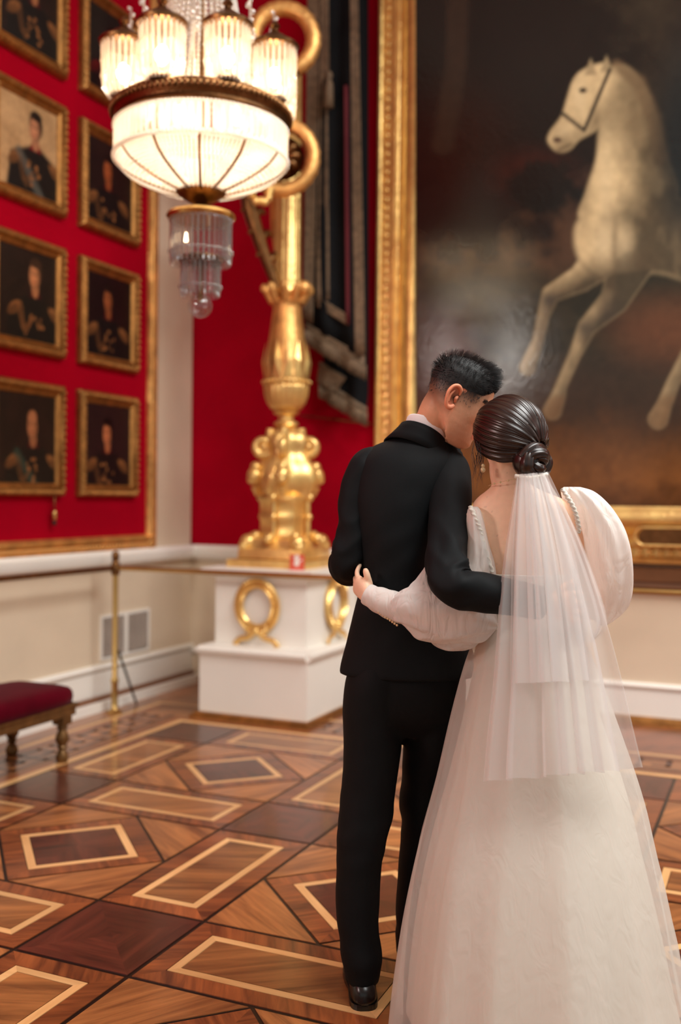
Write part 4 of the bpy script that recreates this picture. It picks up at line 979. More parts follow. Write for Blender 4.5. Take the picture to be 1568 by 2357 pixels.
def hand(mb, wrist, knuck, fingers, thumb, r=.0085, w=.036):
    """wrist, knuckle centre, finger chains (lists of points), thumb chain"""
    W_, K_ = Vector(wrist), Vector(knuck); roots = [Vector(f[0]) for f in fingers]; across = (roots[-1]-roots[0]).normalized(); n = across.cross((K_-W_).normalized())
    mb.tube([W_-(K_-W_)*.3, W_, W_.lerp(K_, .5), K_, K_+(K_-W_)*.12], [(.024, .019), (.025, .017), (w, .016), (w*1.02, .013), (w*.8, .008)], 16, ref=n, res=4)
    for i, f in enumerate(fingers):
        k = (1, 1.03, 1, .86)[i]; mb.tube([Vector(f[0]).lerp(W_, .35)]+list(f), [r*1.05*k]+[r*k*(1.08-.10*j) for j in range(len(f))], 10, res=4); mb.ball(f[-1], r*k*(1.08-.10*(len(f)-1))*1.0, 8, 6)
    mb.tube([W_.lerp(K_, .15)]+list(thumb), [.013]+[.0115-.0012*j for j in range(len(thumb))], 10, res=4); mb.ball(thumb[-1], .0115-.0012*(len(thumb)-1), 8, 6)
def person_mesh(mb, voxel, extra, colf):
    me = remesh(mb, voxel, 3, .5)
    vs = [tuple(v.co) for v in me.vertices]; fs = [tuple(p.vertices) for p in me.polygons]
    o = len(vs); vs += extra.v; fs += [tuple(i+o for i in f) for f in extra.f]
    m2 = bpy.data.meshes.new('person'); m2.from_pydata(vs, [], fs); m2.update()
    bm = bmesh.new(); bm.from_mesh(m2); bmesh.ops.recalc_face_normals(bm, faces=bm.faces); bm.to_mesh(m2); bm.free()
    setcol(m2, [colf(Vector(v)) for v in vs]); m2.materials.append(MAT['skin']); m2.polygons.foreach_set('use_smooth', [True]*len(m2.polygons)); return m2
def strands(mb_cols, lst, w):
    """lst of (points, shade): thin ribbons facing outwards"""
    V_, F_, C_ = [], [], []
    for pts, n, sh in lst:
        o = len(V_); m = len(pts)
        for j, p in enumerate(pts):
            t = (pts[min(j+1, m-1)]-pts[max(j-1, 0)]).normalized(); s_ = t.cross(n).normalized()*(w*(1-.75*j/(m-1)))
            V_ += [tuple(p-s_), tuple(p+n*w*.6), tuple(p+s_)]; C_ += [(sh, sh, sh, 1)]*3
        for j in range(m-1):
            for k in range(2): F_.append((o+3*j+k, o+3*j+k+1, o+3*j+4+k, o+3*j+3+k))
    return V_, F_, C_
def vcmesh(name, V_, F_, C_, mat):
    me = bpy.data.meshes.new(name); me.from_pydata(V_, [], F_); me.update(); setcol(me, C_); me.materials.append(MAT[mat]); me.polygons.foreach_set('use_smooth', [True]*len(me.polygons)); return me
def fold_noise(me, amp, sx, sz, seed, band=None):
    """soft creases pushed along the normals of a finished garment"""
    n = len(me.vertices); nr = np.empty(n*3, dtype=np.float32); me.vertices.foreach_get('normal', nr) if hasattr(me.vertices[0], 'normal') else None
    nr = nr.reshape(-1, 3); a = verts(me); out = a.copy()
    for i in range(n):
        x, y, z = a[i]; u = x*RH.x+y*RH.y; d = x*FH.x+y*FH.y
        k = noise.noise(Vector((u*sx+z*sz*.35, d*sx, z*sz+seed)))
        k2 = noise.noise(Vector((u*sx*2.2-z*sz*.9, d*sx*2, z*sz*2.1+seed+9)))
        wt = band(u, z) if band else 1
        out[i] += nr[i]*(amp*wt*(k+.5*k2))
    setverts(me, out)

# ---------------------------------------------------------------- groom
GH = Head(px(1054, 921, 2.86), FH*cos(radians(86))*cos(radians(27))+RH*sin(radians(86))*cos(radians(27))-ZV*sin(radians(27)), ZV-FH*.06, .98)
g_torso = [(998, 935, 1008, 2.945, .055), (1014, 892, 1036, 2.94, .080), (1036, 848, 1062, 2.935, .102), (1072, 822, 1066, 2.925, .118), (1140, 812, 1040, 2.92, .126), (1210, 813, 1020, 2.92, .126), (1290, 819, 1006, 2.92, .120), (1350, 824, 1002, 2.92, .116), (1410, 813, 1030, 2.925, .120), (1470, 797, 1078, 2.93, .128), (1530, 784, 1098, 2.93, .134), (1552, 781, 1102, 2.93, .135)]
g_larm = [(884, 1052, 2.935, .022), (866, 1060, 2.93, .046), (850, 1078, 2.93, .058), (834, 1120, 2.925, .060), (820, 1200, 2.91, .055), (805, 1270, 2.90, .054), (800, 1303, 2.93, .053), (830, 1306, 3.05, .048), (885, 1290, 3.16, .042)]
g_rarm = [(1006, 1056, 2.92, .022), (1022, 1064, 2.91, .046), (1033, 1084, 2.89, .060), (1037, 1130, 2.85, .062), (1034, 1220, 2.76, .060), (1030, 1300, 2.65, .058), (1046, 1347, 2.60, .055), (1105, 1362, 2.585, .051), (1180, 1376, 2.585, .047), (1246, 1388, 2.605, .043)]
g_ll = [(1500, 822, 940, 2.92, .096), (1560, 797, 940, 2.92, .114), (1630, 789, 932, 2.92, .112), (1715, 791, 926, 2.91, .10), (1800, 789, 914, 2.90, .092), (1870, 782, 903, 2.89, .088), (1950, 777, 889, 2.88, .084), (1990, 775, 879, 2.875, .08), (2060, 773, 875, 2.87, .077), (2130, 775, 871, 2.865, .077), (2182, 783, 880, 2.86, .08), (2222, 793, 877, 2.86, .08), (2250, 799, 873, 2.86, .078)]
g_rl = [(1500, 930, 1050, 2.93, .096), (1560, 925, 1072, 2.94, .114), (1630, 926, 1068, 2.96, .112), (1715, 928, 1055, 2.97, .10), (1800, 923, 1042, 2.99, .092), (1900, 921, 1030, 3.0, .088), (2000, 917, 1015, 3.01, .08), (2080, 911, 1003, 3.015, .077), (2150, 910, 998, 3.02, .077), (2198, 912, 997, 3.02, .078)]
mb = MB(); GH.add(mb)
mb.tube([px(1030, 915, 2.87), px(1008, 945, 2.885), px(992, 980, 2.91), px(966, 1035, 2.93)], [.056, .052, .051, .066], 20, ref=FH, res=4)
P, R_ = V(g_torso); mb.tube(P, [(a*.86, b*.84) for a, b in R_], 24, flat=True, ref=FH, res=2)
for A in (g_larm, g_rarm): P, R_ = T(A, .72); mb.tube(P, R_, 14, ref=FH, res=3)
for A in (g_ll, g_rl): P, R_ = V(A); mb.tube(P, [(a*.78, b*.78) for a, b in R_], 16, flat=True, ref=FH, res=2)
w_ = px(1258, 1391, 2.615); kn = px(1312, 1398, 2.625)
hand(mb, w_, kn, [[px(1314, 1398+dy, 2.63), px(1332, 1398+dy*1.1, 2.66), px(1338, 1398+dy*1.1, 2.70), px(1337, 1398+dy*1.1, 2.735)] for dy in (-30, -10, 10, 28)], [px(1288, 1362, 2.625), px(1306, 1346, 2.635), px(1320, 1340, 2.65)])
w_ = px(900, 1286, 3.18); kn = px(950, 1270, 3.22)
hand(mb, w_, kn, [[px(952, 1270+dy, 3.22), px(978, 1264+dy*1.1, 3.22), px(990, 1262+dy, 3.20), px(996, 1262+dy, 3.17)] for dy in (-26, -9, 8, 25)], [px(925, 1248, 3.19), px(945, 1236, 3.18), px(958, 1232, 3.17)])
ex = MB(); GH.ear(ex, 1); GH.ear(ex, -1)
def hairline(t):            # where the hair of the crown begins, by angle from the face
    a = abs(t); return .070 if a < .5 else (.070-.030*min(1, (a-.5)/.5) if a < 1.0 else .040-.012*min(1, (a-1)/1.2))
SK = Vector(lin(234, 174, 138)[:3])
def gcol(p):
    x, y, z = GH.loc(p); c = SK.copy()
    c *= 1+.07*nz(p, 40)+.05*nz(p, 120, 2)
    ear_ = abs(x) > .0725 and -.055 < y < .002 and -.05 < z < .04
    if abs(x) < .12 and abs(y) < .14 and -.2 < z < .15:
        t = atan2(x, y); a = abs(t); hl = hairline(t)
        if ear_: c = Vector((c.x*1.05, c.y*.74, c.z*.68))
        elif a > .80:       # faded sides and back
            lo = hl-.10 if a > 1.75 else hl-.06
            f = min(1, max(0, (z-lo)/(hl-lo))); f = (f*f*(3-2*f))**.7*(1 if a > 1.15 else max(0, (a-.80)/.35)); c = c.lerp(Vector(lin(16, 12, 12)[:3]), f*.95)
        elif z > hl-.006: c = c.lerp(Vector(lin(24, 18, 17)[:3]), .9)
        c = c.lerp(Vector(lin(150, 104, 84)[:3]), .30*min(1, max(0, (-.025-z)/.04))*min(1, max(0, (1.7-a)/.6)))
        if a < .32 and abs(z+.071) < .011: c = Vector((c.x*.9, c.y*.58, c.z*.6))
        if a < .75 and .2 < a and abs(z-.027) < .006: c = Vector(lin(30, 22, 20)[:3])
    return (*c, 1)
person = link('person', person_mesh(mb, .0042, ex, gcol), None); tag(person, 'man in a black suit, seen from behind, head bent to the bride', 'person')
m = MB()
for s_ in (-1, 1): m.ball(GH.surf(s_*.40, .008, -.004), .0105, 12, 8)
m.build('eyes', 'eye_white', person, True)
# hair: dark cap plus short brushed strands
vs, fs, cs = [], [], []; nu, nv = 96, 26
def thick(t, u): u = max(0, u); return .001+.019*min(1, u*1.4)**.9+.006*max(0, cos(t))*min(1, u*1.8)
for j in range(nv):
    for i in range(nu):
        t = 2*pi*i/nu-pi; h0 = hairline(t)-.004; u = j/(nv-1); z = h0+(.1089-h0)*(1-(1-u)**1.6)
        vs.append(tuple(GH.surf(t, z, thick(t, u)*.72+.0015*nz((t*4, z*120, 1), 1)))); cs.append((.1, .1, .1, 1))
for j in range(nv-1):
    for i in range(nu): fs.append((j*nu+i, j*nu+(i+1) % nu, (j+1)*nu+(i+1) % nu, (j+1)*nu+i))
fs.append(tuple((nv-1)*nu+i for i in range(nu)))
lst = []
for q in range(7500):
    t = random.uniform(-pi, pi); u = random.random()**1.15; h0 = hairline(t)-.006; z = h0+(.1088-h0)*(1-(1-u)**1.6)
    p0 = GH.surf(t, z, .001); p1 = GH.surf(t, z, .012); n = (p1-p0).normalized(); th_ = thick(t, u)*random.uniform(.8, 1.15)
    d = (n+GH.f*(.30+.6*u)-GH.u*(.25*(1-u))+Vector((random.gauss(0, .16), random.gauss(0, .16), random.gauss(0, .16)))).normalized()
    if q % 3 == 0 and abs(t) > 1.0: z -= .040*random.random()**1.5; th_ = .0035; b0 = GH.surf(t, z, -.0005); n = (GH.surf(t, z, .01)-b0).normalized(); lst.append(([b0, b0+n*.0012-GH.u*.002, b0+n*.0016-GH.u*.0045], n, random.random()**2)); continue
    b0 = GH.surf(t, z, thick(t, u)*.35); lst.append(([b0, b0+n*th_*.45+d*th_*.3, b0+n*th_*.6+d*th_*.9], n, random.random()**2))
V2, F2, C2 = strands(None, lst, .0008); o = len(vs)
link('hair', vcmesh('hair', vs+V2, fs+[tuple(i+o for i in f) for f in F2], cs+C2, 'hair_black'), None, person)
# shirt collar
def collar(rows, name, mat, par, th_=.004, n=48):
    """standing band; rows: (list of ring specs centre, a, b, tilt) from bottom to top"""
    m = MB(); vs = []
    for c_, a_, b_, N in rows:
        N = N.normalized(); v = (FH-N*FH.dot(N)).normalized(); u_ = v.cross(N)
        for i in range(n): t = 2*pi*i/n; vs.append(c_+u_*(a_*cos(t))+v*(b_*sin(t)))
    k = len(rows); m.add(vs, [(j*n+i, j*n+(i+1) % n, (j+1)*n+(i+1) % n, (j+1)*n+i) for j in range(k-1) for i in range(n)])
    o = m.build(name, mat, par, True); s_ = o.modifiers.new('t', 'SOLIDIFY'); s_.thickness = th_; s_.offset = 0
    return o
NC = (ZV*.86+RH*.42+FH*.28)
collar([(px(974, 1016, 2.925), .064, .066, NC), (px(977, 1002, 2.92), .062, .064, NC), (px(982, 982, 2.912), .060, .060, NC), (px(983, 979, 2.911), .058, .058, NC)], 'shirt_collar', 'shirt', person)
# jacket: body, sleeves, collar
P, R_ = V(g_torso); mb = MB(); mb.tube(P, R_, 40, flat=True, ref=FH, res=5)
me = remesh(mb, .008, 3)
fold_noise(me, .012, 7, 7, 3, lambda u, z: .10+.25*min(1, max(0, (z-1.0)/.1))+.9*max(0, 1-abs(z-1.12)/.22))
jacket = link('jacket', me, 'suit', person, True)
def sleeve(rows, par, elbow, seed, name='sleeve', mat='suit', amp=.17):
    P, R_ = T(rows); mb = MB()
    def disp(s, a):
        k = exp(-((s-elbow)/.16)**2)
        w1 = (1-2*abs(sin(19*s+1.3*sin(a+seed)+seed)))*(.55+.45*sin(a+seed*2)); w2 = 1-2*abs(sin(33*s+1.6*sin(a*2+seed))); w3 = noise.noise(Vector((cos(a)*1.4, sin(a)*1.4, s*9+seed))); return amp*(k*(.7*w1+.3*w2)+.8*w3*(.4+.6*k))
    mb.tube(P, R_, 44, ref=FH, res=12, disp=disp); return mb.build(name, mat, par, True)
sleeve(g_larm, jacket, .62, .5)
sleeve(g_rarm, jacket, .60, 2.0)
collar([(px(966, 1032, 2.93), .082, .080, NC), (px(970, 1016, 2.925), .074, .074, NC), (px(974, 1002, 2.92), .069, .070, NC), (px(975, 999, 2.92), .067, .068, NC)], 'jacket_collar', 'suit', jacket, .005)
# fold-over of the collar
collar([(px(958, 1050, 2.935), .102, .100, NC), (px(964, 1032, 2.93), .089, .090, NC), (px(970, 1014, 2.925), .077, .079, NC), (px(974, 1001, 2.92), .070, .071, NC)], 'collar_fall', 'suit', jacket, .005)
m = MB(); mb_ = px(1036, 1040, 2.965); m.ball(mb_, .014, 12, 8, (1, 1, .7)); m.tube([mb_-RH*.03+FH*.02, mb_, mb_+RH*.02-FH*.03], [(.022, .01), (.007, .007), (.022, .01)], 10, ref=FH, res=3); m.build('bow_tie', 'suit', person, True)
# trousers
mb = MB()
for A in (g_ll, g_rl): P, R_ = V(A); mb.tube(P, R_, 32, flat=True, ref=FH, res=5)
P, R_ = V([(1440, 838, 990, 2.92, .085), (1500, 822, 1030, 2.92, .10), (1570, 800, 1066, 2.925, .118), (1640, 800, 1062, 2.93, .11), (1690, 850, 1010, 2.93, .06)]); mb.tube(P, R_, 32, flat=True, ref=FH, res=4)
me = remesh(mb, .007, 3); fold_noise(me, .007, 6, 9, 8, lambda u, z: .25+1.0*max(0, 1-abs(z-.48)/.2)+1.0*max(0, 1-abs(z-.10)/.12))
link('trousers', me, 'trouser_cloth', person, True)
def shoe(heel, toe_dir):
    d = Vector(toe_dir).normalized(); r = d.cross(ZV); h = Vector((heel.x, heel.y, 0)); m = MB(); vs = []; n = 20
    secs = [(-.013, .008, .04), (-.010, .018, .048), (-.003, .027, .056), (.008, .033, .066), (.024, .036, .076), (.06, .037, .085), (.10, .036, .08), (.15, .043, .065), (.20, .046, .05), (.25, .040, .04), (.28, .028, .032), (.295, .010, .022)]
    for x, w, hh in secs:
        for i in range(n):
            a = 2*pi*i/n; cx, sz = cos(a), sin(a); zz = .012 if sz < 0 else .012+(hh-.012)*sz**.8
            vs.append(h+d*x+r*(w*np.sign(cx)*abs(cx)**.7)+ZV*zz)
    k = len(secs); m.add(vs, [(j*n+i, j*n+(i+1) % n, (j+1)*n+(i+1) % n, (j+1)*n+i) for j in range(k-1) for i in range(n)]+[tuple(range(n-1, -1, -1)), tuple((k-1)*n+i for i in range(n))])
    o = m.build('shoe', 'shoe_leather', person, True)
    m = MB(); vs = []
    for x, w, hh in secs:
        z0 = 0 if (x < .075 or x > .12) else .004
        for q in ((-w-.003, z0), (w+.003, z0), (w+.003, .016), (-w-.003, .016)): vs.append(h+d*x+r*q[0]+ZV*q[1])
    m.add(vs, [(j*4+i, j*4+(i+1) % 4, (j+1)*4+(i+1) % 4, (j+1)*4+i) for j in range(k-1) for i in range(4)]+[(3, 2, 1, 0), tuple((k-1)*4+i for i in range(4))]); m.build('sole', 'shoe_leather', o)
shoe(px(839, 2322, 2.78), FH*1+RH*-.05); shoe(px(952, 2250, 2.965), FH+RH*.15)

# ---------------------------------------------------------------- bride
BH = Head(px(1174, 1010, 2.735), FH*cos(radians(24))*cos(radians(10))-RH*sin(radians(24))*cos(radians(10))-ZV*sin(radians(10)), ZV-RH*.16, .95)
b_torso = [(1112, 1140, 1215, 2.745, .045), (1130, 1120, 1250, 2.75, .052), (1146, 1100, 1292, 2.76, .064), (1165, 1088, 1322, 2.765, .076), (1205, 1086, 1332, 2.77, .088), (1260, 1096, 1326, 2.77, .095), (1330, 1108, 1318, 2.77, .095), (1400, 1112, 1312, 2.77, .088), (1450, 1108, 1322, 2.77, .095), (1520, 1090, 1345, 2.77, .115), (1600, 1100, 1340, 2.77, .11)]
b_larm = [(1102, 1186, 2.76, .042), (1092, 1270, 2.745, .040), (1085, 1360, 2.715, .038), (1062, 1428, 2.70, .036), (985, 1416, 2.715, .033), (915, 1396, 2.745, .030), (850, 1372, 2.79, .024)]
b_rarm = [(1312, 1180, 2.76, .044), (1362, 1260, 2.77, .040), (1388, 1345, 2.80, .038), (1372, 1400, 2.87, .034), (1290, 1390, 2.96, .030), (1230, 1370, 3.02, .024)]
mb = MB(); BH.add(mb)
mb.tube([px(1170, 1050, 2.745), px(1166, 1085, 2.75), px(1175, 1120, 2.755), px(1190, 1160, 2.765)], [.050, .046, .050, .07], 20, ref=FH, res=4)
P, R_ = V(b_torso); mb.tube(P, R_, 36, flat=True, ref=FH, res=3)
for A in (b_larm, b_rarm): P, R_ = T(A); mb.tube(P, R_, 14, ref=FH, res=3)
for x in (1170, 1270):
    P, R_ = V([(1560, x-55, x+55, 2.77, .085), (1800, x-48, x+48, 2.75, .07), (2000, x-38, x+38, 2.74, .055), (2290, x-28, x+28, 2.74, .04), (2330, x-30, x+30, 2.76, .045)]); mb.tube(P, R_, 16, flat=True, ref=FH, res=2)
hand(mb, px(850, 1373, 2.79), px(823, 1345, 2.83), [
    [px(826, 1333, 2.835), px(822, 1318, 2.845), px(826, 1306, 2.855), px(829, 1301, 2.865)],
    [px(821, 1341, 2.84), px(819, 1330, 2.875), px(826, 1324, 2.905), px(836, 1322, 2.93)],
    [px(820, 1350, 2.845), px(819, 1343, 2.88), px(826, 1338, 2.91), px(836, 1336, 2.93)],
    [px(823, 1359, 2.845), px(822, 1355, 2.875), px(828, 1352, 2.90), px(836, 1350, 2.92)]],
    [px(850, 1348, 2.81), px(846, 1328, 2.80), px(842, 1314, 2.80)], .0078, .030)
hand(mb, px(1228, 1369, 3.02), px(1175, 1352, 3.05), [[px(1173, 1352+dy, 3.05), px(1145, 1345+dy*1.1, 3.05), px(1132, 1342+dy, 3.04), px(1122, 1340+dy, 3.03)] for dy in (-24, -8, 8, 23)], [px(1195, 1330, 3.03), px(1175, 1318, 3.03), px(1160, 1314, 3.03)], .0078, .030)
ex = MB(); BH.ear(ex, 1, .008); BH.ear(ex, -1, .008)
SB = Vector(lin(250, 206, 174)[:3])
def bcol(p):
    x, y, z = BH.loc(p); c = SB*(1+.06*nz(p, 30)+.04*nz(p, 90, 4)); f = nz(p, 75, 9)
    if f > .62: c = c*.82                                   # freckles
    if abs(x) < .11 and abs(y) < .13 and abs(z) < .14:
        t = abs(atan2(x, y))
        if t < .3 and abs(z+.071) < .011: c = Vector((c.x*.9, c.y*.5, c.z*.5))
        if .2 < t < .75 and abs(z-.027) < .005: c = Vector(lin(50, 34, 28)[:3])
    return (*c, 1)
bride = link('person', person_mesh(mb, .0042, ex, bcol), None); tag(bride, 'woman in a white wedding dress and veil, seen from behind', 'person')
m = MB()
for s_ in (-1, 1): m.ball(BH.surf(s_*.40, .008, -.004), .010, 12, 8)
m.build('eyes', 'eye_white', bride, True)
# sleek hair swept back into the chignon: strands run as meridians to the knot
pole = (-BH.f*.80-BH.u*.46+BH.r*.16).normalized(); e1 = (BH.u-pole*BH.u.dot(pole)).normalized(); e2 = pole.cross(e1)
fax = (BH.f*.96-BH.u*.28).normalized(); HR = Vector((.094, .118, .112))
def hsurf(d, off=0):
    l = Vector((d.dot(BH.r)/HR.x, d.dot(BH.f)/HR.y, d.dot(BH.u)/HR.z)); return BH.o+BH.u*.006+d*((1/l.length)*.95+off)
nb, na = 420, 40; vs, fs, cs = [], [], []
def amax(be):
    a = 0
    while a < 3.0:
        d = pole*cos(a)+(e1*cos(be)+e2*sin(be))*sin(a)
        if d.dot(fax) > cos(radians(60)) or d.dot(BH.u) < -.66: break
        a += .02
    return a
AM = [amax(2*pi*i/nb) for i in range(nb)]
AM = [sum(AM[(i+k) % nb] for k in range(-6, 7))/13 for i in range(nb)]
part_d = (BH.u*.80+BH.f*.45-BH.r*.30).normalized()
for i in range(nb):
    be = 2*pi*i/nb; sh = .5+.5*noise.noise(Vector((i*.35, 3, 0))); sh2 = noise.noise(Vector((i*.9, 7, 0)))
    for j in range(na):
        u = j/(na-1); a = .18+(AM[i]-.18)*u; sw = .10*sin(u*pi)*sin(be)       # slight sweep
        d = pole*cos(a)+(e1*cos(be+sw)+e2*sin(be+sw))*sin(a)
        off = .0018*sh2+.0022*noise.noise(Vector((i*.11, u*2.2, 5)))-.020*max(0, u-.86)/.14*.9+.004*noise.noise(Vector((i*.03, u*1.5, 11)))
        pt = d.dot(part_d); off -= .006*exp(-((be-0.25)/.035)**2)*max(0, u-.35)            # parting
        vs.append(tuple(hsurf(d, off))); k = max(0, min(1, sh*.9+.3*noise.noise(Vector((i*.5, u*4, 1))))); cs.append((k, k, k, 1))
for i in range(nb):
    for j in range(na-1): fs.append((i*na+j, ((i+1) % nb)*na+j, ((i+1) % nb)*na+j+1, i*na+j+1))
hr = link('hair', vcmesh('hair', vs, fs, cs, 'hair_brown'), None, bride)
so = hr.modifiers.new('t', 'SOLIDIFY'); so.thickness = .006; so.offset = -1
# chignon
bc = px(1226, 1064, 2.64); bn_ = (pole*.75-FH*.6+RH*.25).normalized(); b1_ = (ZV-bn_*ZV.dot(bn_)).normalized(); b2_ = bn_.cross(b1_)
vs, fs, cs = [], [], []
def coil(pts, rad, n=26, seed=0):
    mb = MB(); mb.tube(pts, rad, n, res=10, disp=lambda s, a: .09*sin(a*9+s*10+seed)+.05*sin(a*17+seed*2-s*16)); o = len(vs)
    vs.extend(mb.v); fs.extend([tuple(i+o for i in f) for f in mb.f])
    for q in range(len(mb.v)): k = .5+.5*sin((q % n)*2*pi/n*9+seed); cs.append((k*.8, k*.8, k*.8, 1))
for k_, (r0, lift, th0, rad) in enumerate(((.040, .0, .3, .020), (.036, .010, 2.4, .019), (.030, .018, 4.4, .017), (.014, .026, 1.2, .015))):
    pts = [bc+bn_*(lift+.006*sin(q*1.3))+b1_*(r0*1.0*sin(th0+q*.62)*(1-.03*q))+b2_*(r0*1.08*cos(th0+q*.62)*(1-.03*q)) for q in range(11)]
    coil(pts, [rad*(.35+.65*sin(pi*(q+1)/12)) for q in range(11)], 26, k_)
mbb = MB(); mbb.ball(bc-bn_*.012, .045, 20, 14, (1, 1, 1)); o = len(vs); vs.extend(mbb.v); fs.extend([tuple(i+o for i in f) for f in mbb.f]); cs.extend([(.2, .2, .2, 1)]*len(mbb.v))
link('chignon', vcmesh('chignon', vs, fs, cs, 'hair_brown'), None, bride)
lst = []
for q in range(26):
    x0 = random.uniform(1090, 1112); y0 = random.uniform(1010, 1050); ln = random.uniform(40, 95)
    lst.append(([px(x0+random.uniform(-5, 5)*t+4*sin(t*5+q), y0+ln*t, 2.70+.01*sin(t*3+q)) for t in np.linspace(0, 1, 9)], -FH, random.random()*.8))
V2, F2, C2 = strands(None, lst, .0006); o_ = link('loose_strands', vcmesh('loose_strands', V2, F2, C2, 'hair_brown'), None, bride)
# earring and necklace
m = MB(); ec = px(1112, 1072, 2.70); m.ball(ec, .0055, 10, 8); m.ball(ec-ZV*.011, .0075, 10, 8); m.build('earring', 'pearl', bride, True)
nk = [px(1125, 1118, 2.735), px(1138, 1113, 2.705), px(1152, 1110, 2.695), px(1170, 1106, 2.69), px(1190, 1102, 2.69), px(1210, 1106, 2.70)]
m = MB(); m.tube(nk, .0008, 6, res=6)
for q_ in (1, 2, 3): m.ball(nk[q_], .003, 8, 6)
m.build('necklace', 'pearl', bride, True)
# dress: bodice, lining, sheer overskirt
P, R_ = V([(1318, 1102, 1326, 2.77, .101), (1340, 1104, 1322, 2.77, .101), (1400, 1108, 1316, 2.77, .095), (1440, 1104, 1326, 2.77, .10), (1470, 1096, 1340, 2.77, .11)])
m = MB(); m.tube(P, R_, 64, flat=True, ref=FH, res=5, cap=False, disp=lambda s, a: .012*sin(a*9+3*s)*s); dress = m.build('dress', 'satin', bride, True)
so = dress.modifiers.new('t', 'SOLIDIFY'); so.thickness = .006; so.offset = 1
sk = [(1432, 1106, 1326, 2.77, .105), (1480, 1088, 1348, 2.765, .13), (1540, 1066, 1376, 2.76, .155), (1650, 1036, 1416, 2.75, .20), (1800, 1000, 1468, 2.73, .25), (1950, 960, 1505, 2.70, .295), (2100, 930, 1540, 2.68, .335), (2250, 910, 1570, 2.66, .365), (2340, 903, 1590, 2.65, .385), (2372, 900, 1596, 2.65, .39)]
def folds(seed, amp):
    def f(s, a):
        g = s**.9; rd = lambda x: 1-2*abs(sin(x))**.8; w = .5*rd(4*a+seed+.7*sin(2*a+seed))+.35*rd(5.5*a+2.1*seed+1.6*sin(a+seed)+.25*sin(5*s))+.14*sin(15*a+seed*3+s); return amp*g*w
    return f
P, R_ = V([(y, xl+24*min(1, (y-1432)/160)+10, xr-34*min(1, (y-1432)/160), d, b-.012-.02*min(1, (y-1432)/400)) for y, xl, xr, d, b in sk])
m = MB(); m.tube(P, R_, 160, flat=True, ref=FH, res=6, cap=False, disp=folds(1.3, .07)); m.build('skirt_lining', 'satin', dress, True)
P, R_ = V(sk); m = MB(); m.tube(P, R_, 220, flat=True, ref=FH, res=6, cap=False, disp=folds(.4, .095)); m.build('overskirt', 'organza_skirt', dress, True)
# sleeves
def puff(rows, name, seed, pleat, mat='organza', res=6, n=96, gather=12):
    P, R_ = V(rows); m = MB()
    def disp(s, a): return pleat*(.55*sin(gather*a+seed+2*s)*(1.2-.9*sin(pi*s))+.5*noise.noise(Vector((cos(a)*1.7, sin(a)*1.7, s*3.2+seed)))*2+.25*sin(5*a+9*s+seed))
    m.tube(P, R_, n, flat=True, ref=FH, res=res, disp=disp, cap=True); return m.build(name, mat, dress, True)
puff([(1121, 1300, 1334, 2.76, .03), (1130, 1293, 1362, 2.76, .06), (1150, 1298, 1388, 2.765, .085), (1180, 1310, 1412, 2.77, .105), (1230, 1326, 1436, 2.775, .12), (1290, 1334, 1448, 2.78, .125), (1340, 1340, 1451, 2.785, .122), (1390, 1348, 1440, 2.79, .105), (1420, 1362, 1414, 2.80, .07), (1438, 1378, 1396, 2.80, .02)], 'sleeve', 1.0, .125)
puff([(1166, 1084, 1098, 2.735, .03), (1176, 1077, 1106, 2.735, .045), (1200, 1072, 1114, 2.735, .056), (1250, 1070, 1126, 2.73, .06), (1300, 1060, 1140, 2.72, .06), (1345, 1020, 1142, 2.71, .058), (1400, 1000, 1140, 2.70, .05)], 'sleeve', 2.2, .10)
def lobe(rows, name, seed, pleat, n=72, k=9):
    P, R_ = T(rows); m = MB(); m.tube(P, R_, n, ref=FH, res=10, disp=lambda s, a: pleat*(.6*sin(k*a+seed+2*s)*(1.15-sin(pi*s))+.9*noise.noise(Vector((cos(a)*1.5, sin(a)*1.5, s*3+seed)))+.45*(1-2*abs(sin(2.5*a+5*s+seed)))*sin(pi*s)+.7*noise.noise(Vector((cos(a)*3, sin(a)*3, s*5+seed))))); return m.build(name, 'organza', dress, True)
lobe([(1142, 1440, 2.70, .012), (1120, 1434, 2.695, .05, .03), (1075, 1424, 2.69, .072, .045), (1020, 1414, 2.69, .080, .05), (975, 1404, 2.70, .072, .05), (940, 1400, 2.715, .055, .045), (918, 1402, 2.735, .036, .034)], 'sleeve_puff', .6, .13)
lobe([(1110, 1452, 2.71, .02, .02), (1075, 1458, 2.705, .042, .03), (1035, 1462, 2.71, .045, .03), (1000, 1452, 2.72, .03, .02)], 'sleeve_puff', 3.0, .10)
lobe([(990, 1292, 2.72, .006, .006), (986, 1320, 2.715, .018, .014), (975, 1355, 2.71, .036, .024), (952, 1390, 2.715, .044, .03), (930, 1412, 2.725, .03, .025)], 'sleeve_puff', 4.4, .12)
P, R_ = T([(930, 1402, 2.735, .040), (912, 1397, 2.747, .040), (885, 1386, 2.765, .038), (862, 1376, 2.78, .033), (845, 1367, 2.79, .029)])
m = MB(); m.tube(P, R_, 40, ref=FH, res=6, disp=lambda s, a: .03*sin(22*s+2*sin(a))); m.build('cuff', 'organza', dress, True); m = MB(); m.tube(P, [(a*.97, b*.97) for a, b in R_], 40, ref=FH, res=6); m.build('cuff_lining', 'organza', dress, True)
for q in range(9):
    s = q/8; m = MB(); m.ball(px(872+42*s, 1409+30*s, 2.742-.012*s), .0036, 8, 6); m.build('button', 'pearl', dress, True)
def ruffle(pts, name='gathered_edge'):
    m = MB(); P = [px(*q) for q in pts]; m.tube(P, [.006]*len(P), 10, res=10, disp=lambda s, a: .35*sin(s*70+2*a)); m.build(name, 'satin', dress, True)
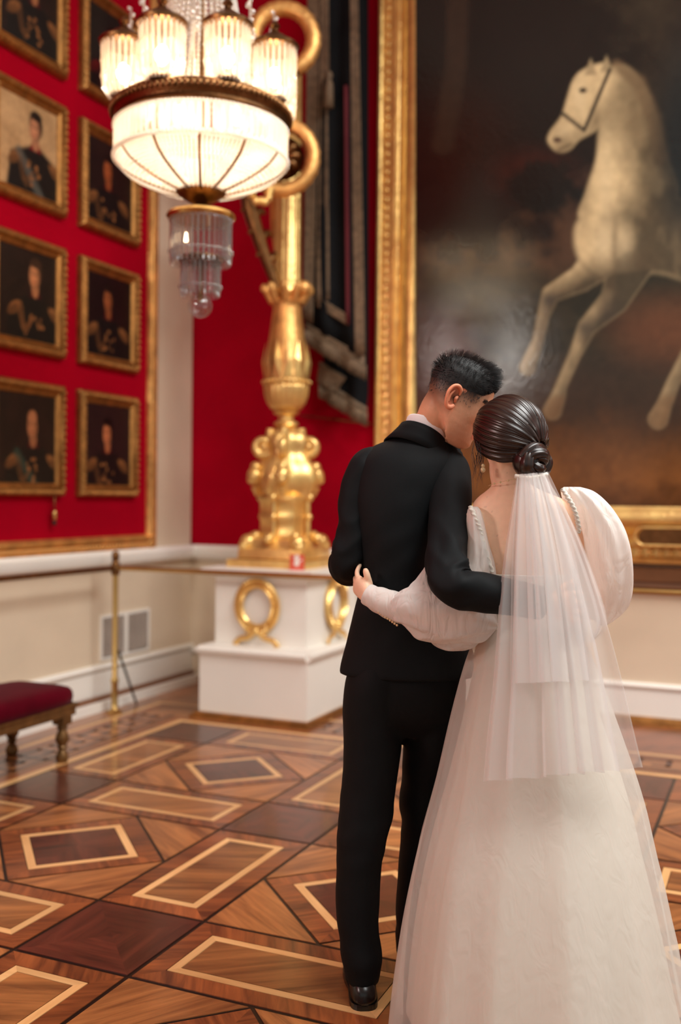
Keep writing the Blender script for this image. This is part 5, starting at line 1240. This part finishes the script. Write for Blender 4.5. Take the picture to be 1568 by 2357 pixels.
ruffle([(1294, 1126, 2.695), (1308, 1146, 2.682), (1322, 1172, 2.68), (1330, 1200, 2.685), (1333, 1226, 2.695)])
ruffle([(1082, 1166, 2.70), (1094, 1188, 2.688), (1103, 1212, 2.684), (1110, 1236, 2.684), (1122, 1280, 2.68), (1134, 1318, 2.675)])
# veil: two gathered layers of tulle
def veil_layer(name, rows, seed, nf, amp, nx=170, sub=14, skew=.02):
    """rows: (y_left, x_left, y_right, x_right, depth, fold) from the comb to the hem"""
    pts = []; n = len(rows); A_ = np.array(rows, float)
    for j in range(n-1):
        for t in np.linspace(0, 1, sub, endpoint=(j == n-2)):
            def cr(q):
                a, b, c_, d = A_[max(j-1, 0), q], A_[j, q], A_[j+1, q], A_[min(j+2, n-1), q]
                return .5*((2*b)+(-a+c_)*t+(2*a-5*b+4*c_-d)*t*t+(-a+3*b-3*c_+d)*t**3)
            yl, xl, yr, xr, dp, fo = [cr(q) for q in range(6)]; row = []
            for i in range(nx):
                s = i/(nx-1); ph = 2*pi*nf*(s+.05*sin(s*9+seed)+.02*sin(s*23+seed*2))
                s2 = s+.75/nf/2*sin(ph+1.1)*min(1, s*nf*1.2, (1-s)*nf*1.2)            # pleats lean over one another
                x = xl*(1-s2)+xr*s2; y = yl*(1-s)+yr*s+1.5*sin(ph)*fo
                row.append(tuple(px(x, y, dp+amp*fo*(sin(ph)+.35*sin(2.3*ph+seed))+.035*((s-.5)*2)**2*fo)))
            pts.append(row)
    me = grid_mesh(name, np.array(pts), None, 'tulle'); return link(name, me, None, veil)
m = MB(); m.tube([px(1186, 1096, 2.615), px(1222, 1100, 2.60), px(1260, 1092, 2.615)], .006, 8, res=5); veil = m.build('veil', 'satin', bride, True)
veil_layer('veil_layer', [(1092, 1190, 1086, 1262, 2.605, .35), (1180, 1176, 1176, 1304, 2.565, .6), (1300, 1158, 1290, 1350, 2.525, .85), (1430, 1146, 1432, 1396, 2.490, 1), (1560, 1136, 1550, 1428, 2.465, 1.1), (1690, 1122, 1670, 1456, 2.445, 1.2), (1800, 1112, 1768, 1480, 2.43, 1.3)], .7, 7, .012)
veil_layer('veil_layer', [(1092, 1192, 1088, 1258, 2.60, .3), (1180, 1184, 1176, 1292, 2.555, .55), (1300, 1178, 1290, 1326, 2.512, .8), (1430, 1176, 1430, 1350, 2.475, .9), (1575, 1174, 1566, 1372, 2.445, 1)], 2.9, 6, .010)
veil_layer('veil_layer', [(1092, 1196, 1088, 1250, 2.61, .3), (1180, 1206, 1176, 1306, 2.575, .5), (1300, 1232, 1290, 1356, 2.54, .8), (1430, 1258, 1425, 1398, 2.505, .9), (1510, 1268, 1470, 1376, 2.49, 1)], 5.1, 4, .010, nx=110)
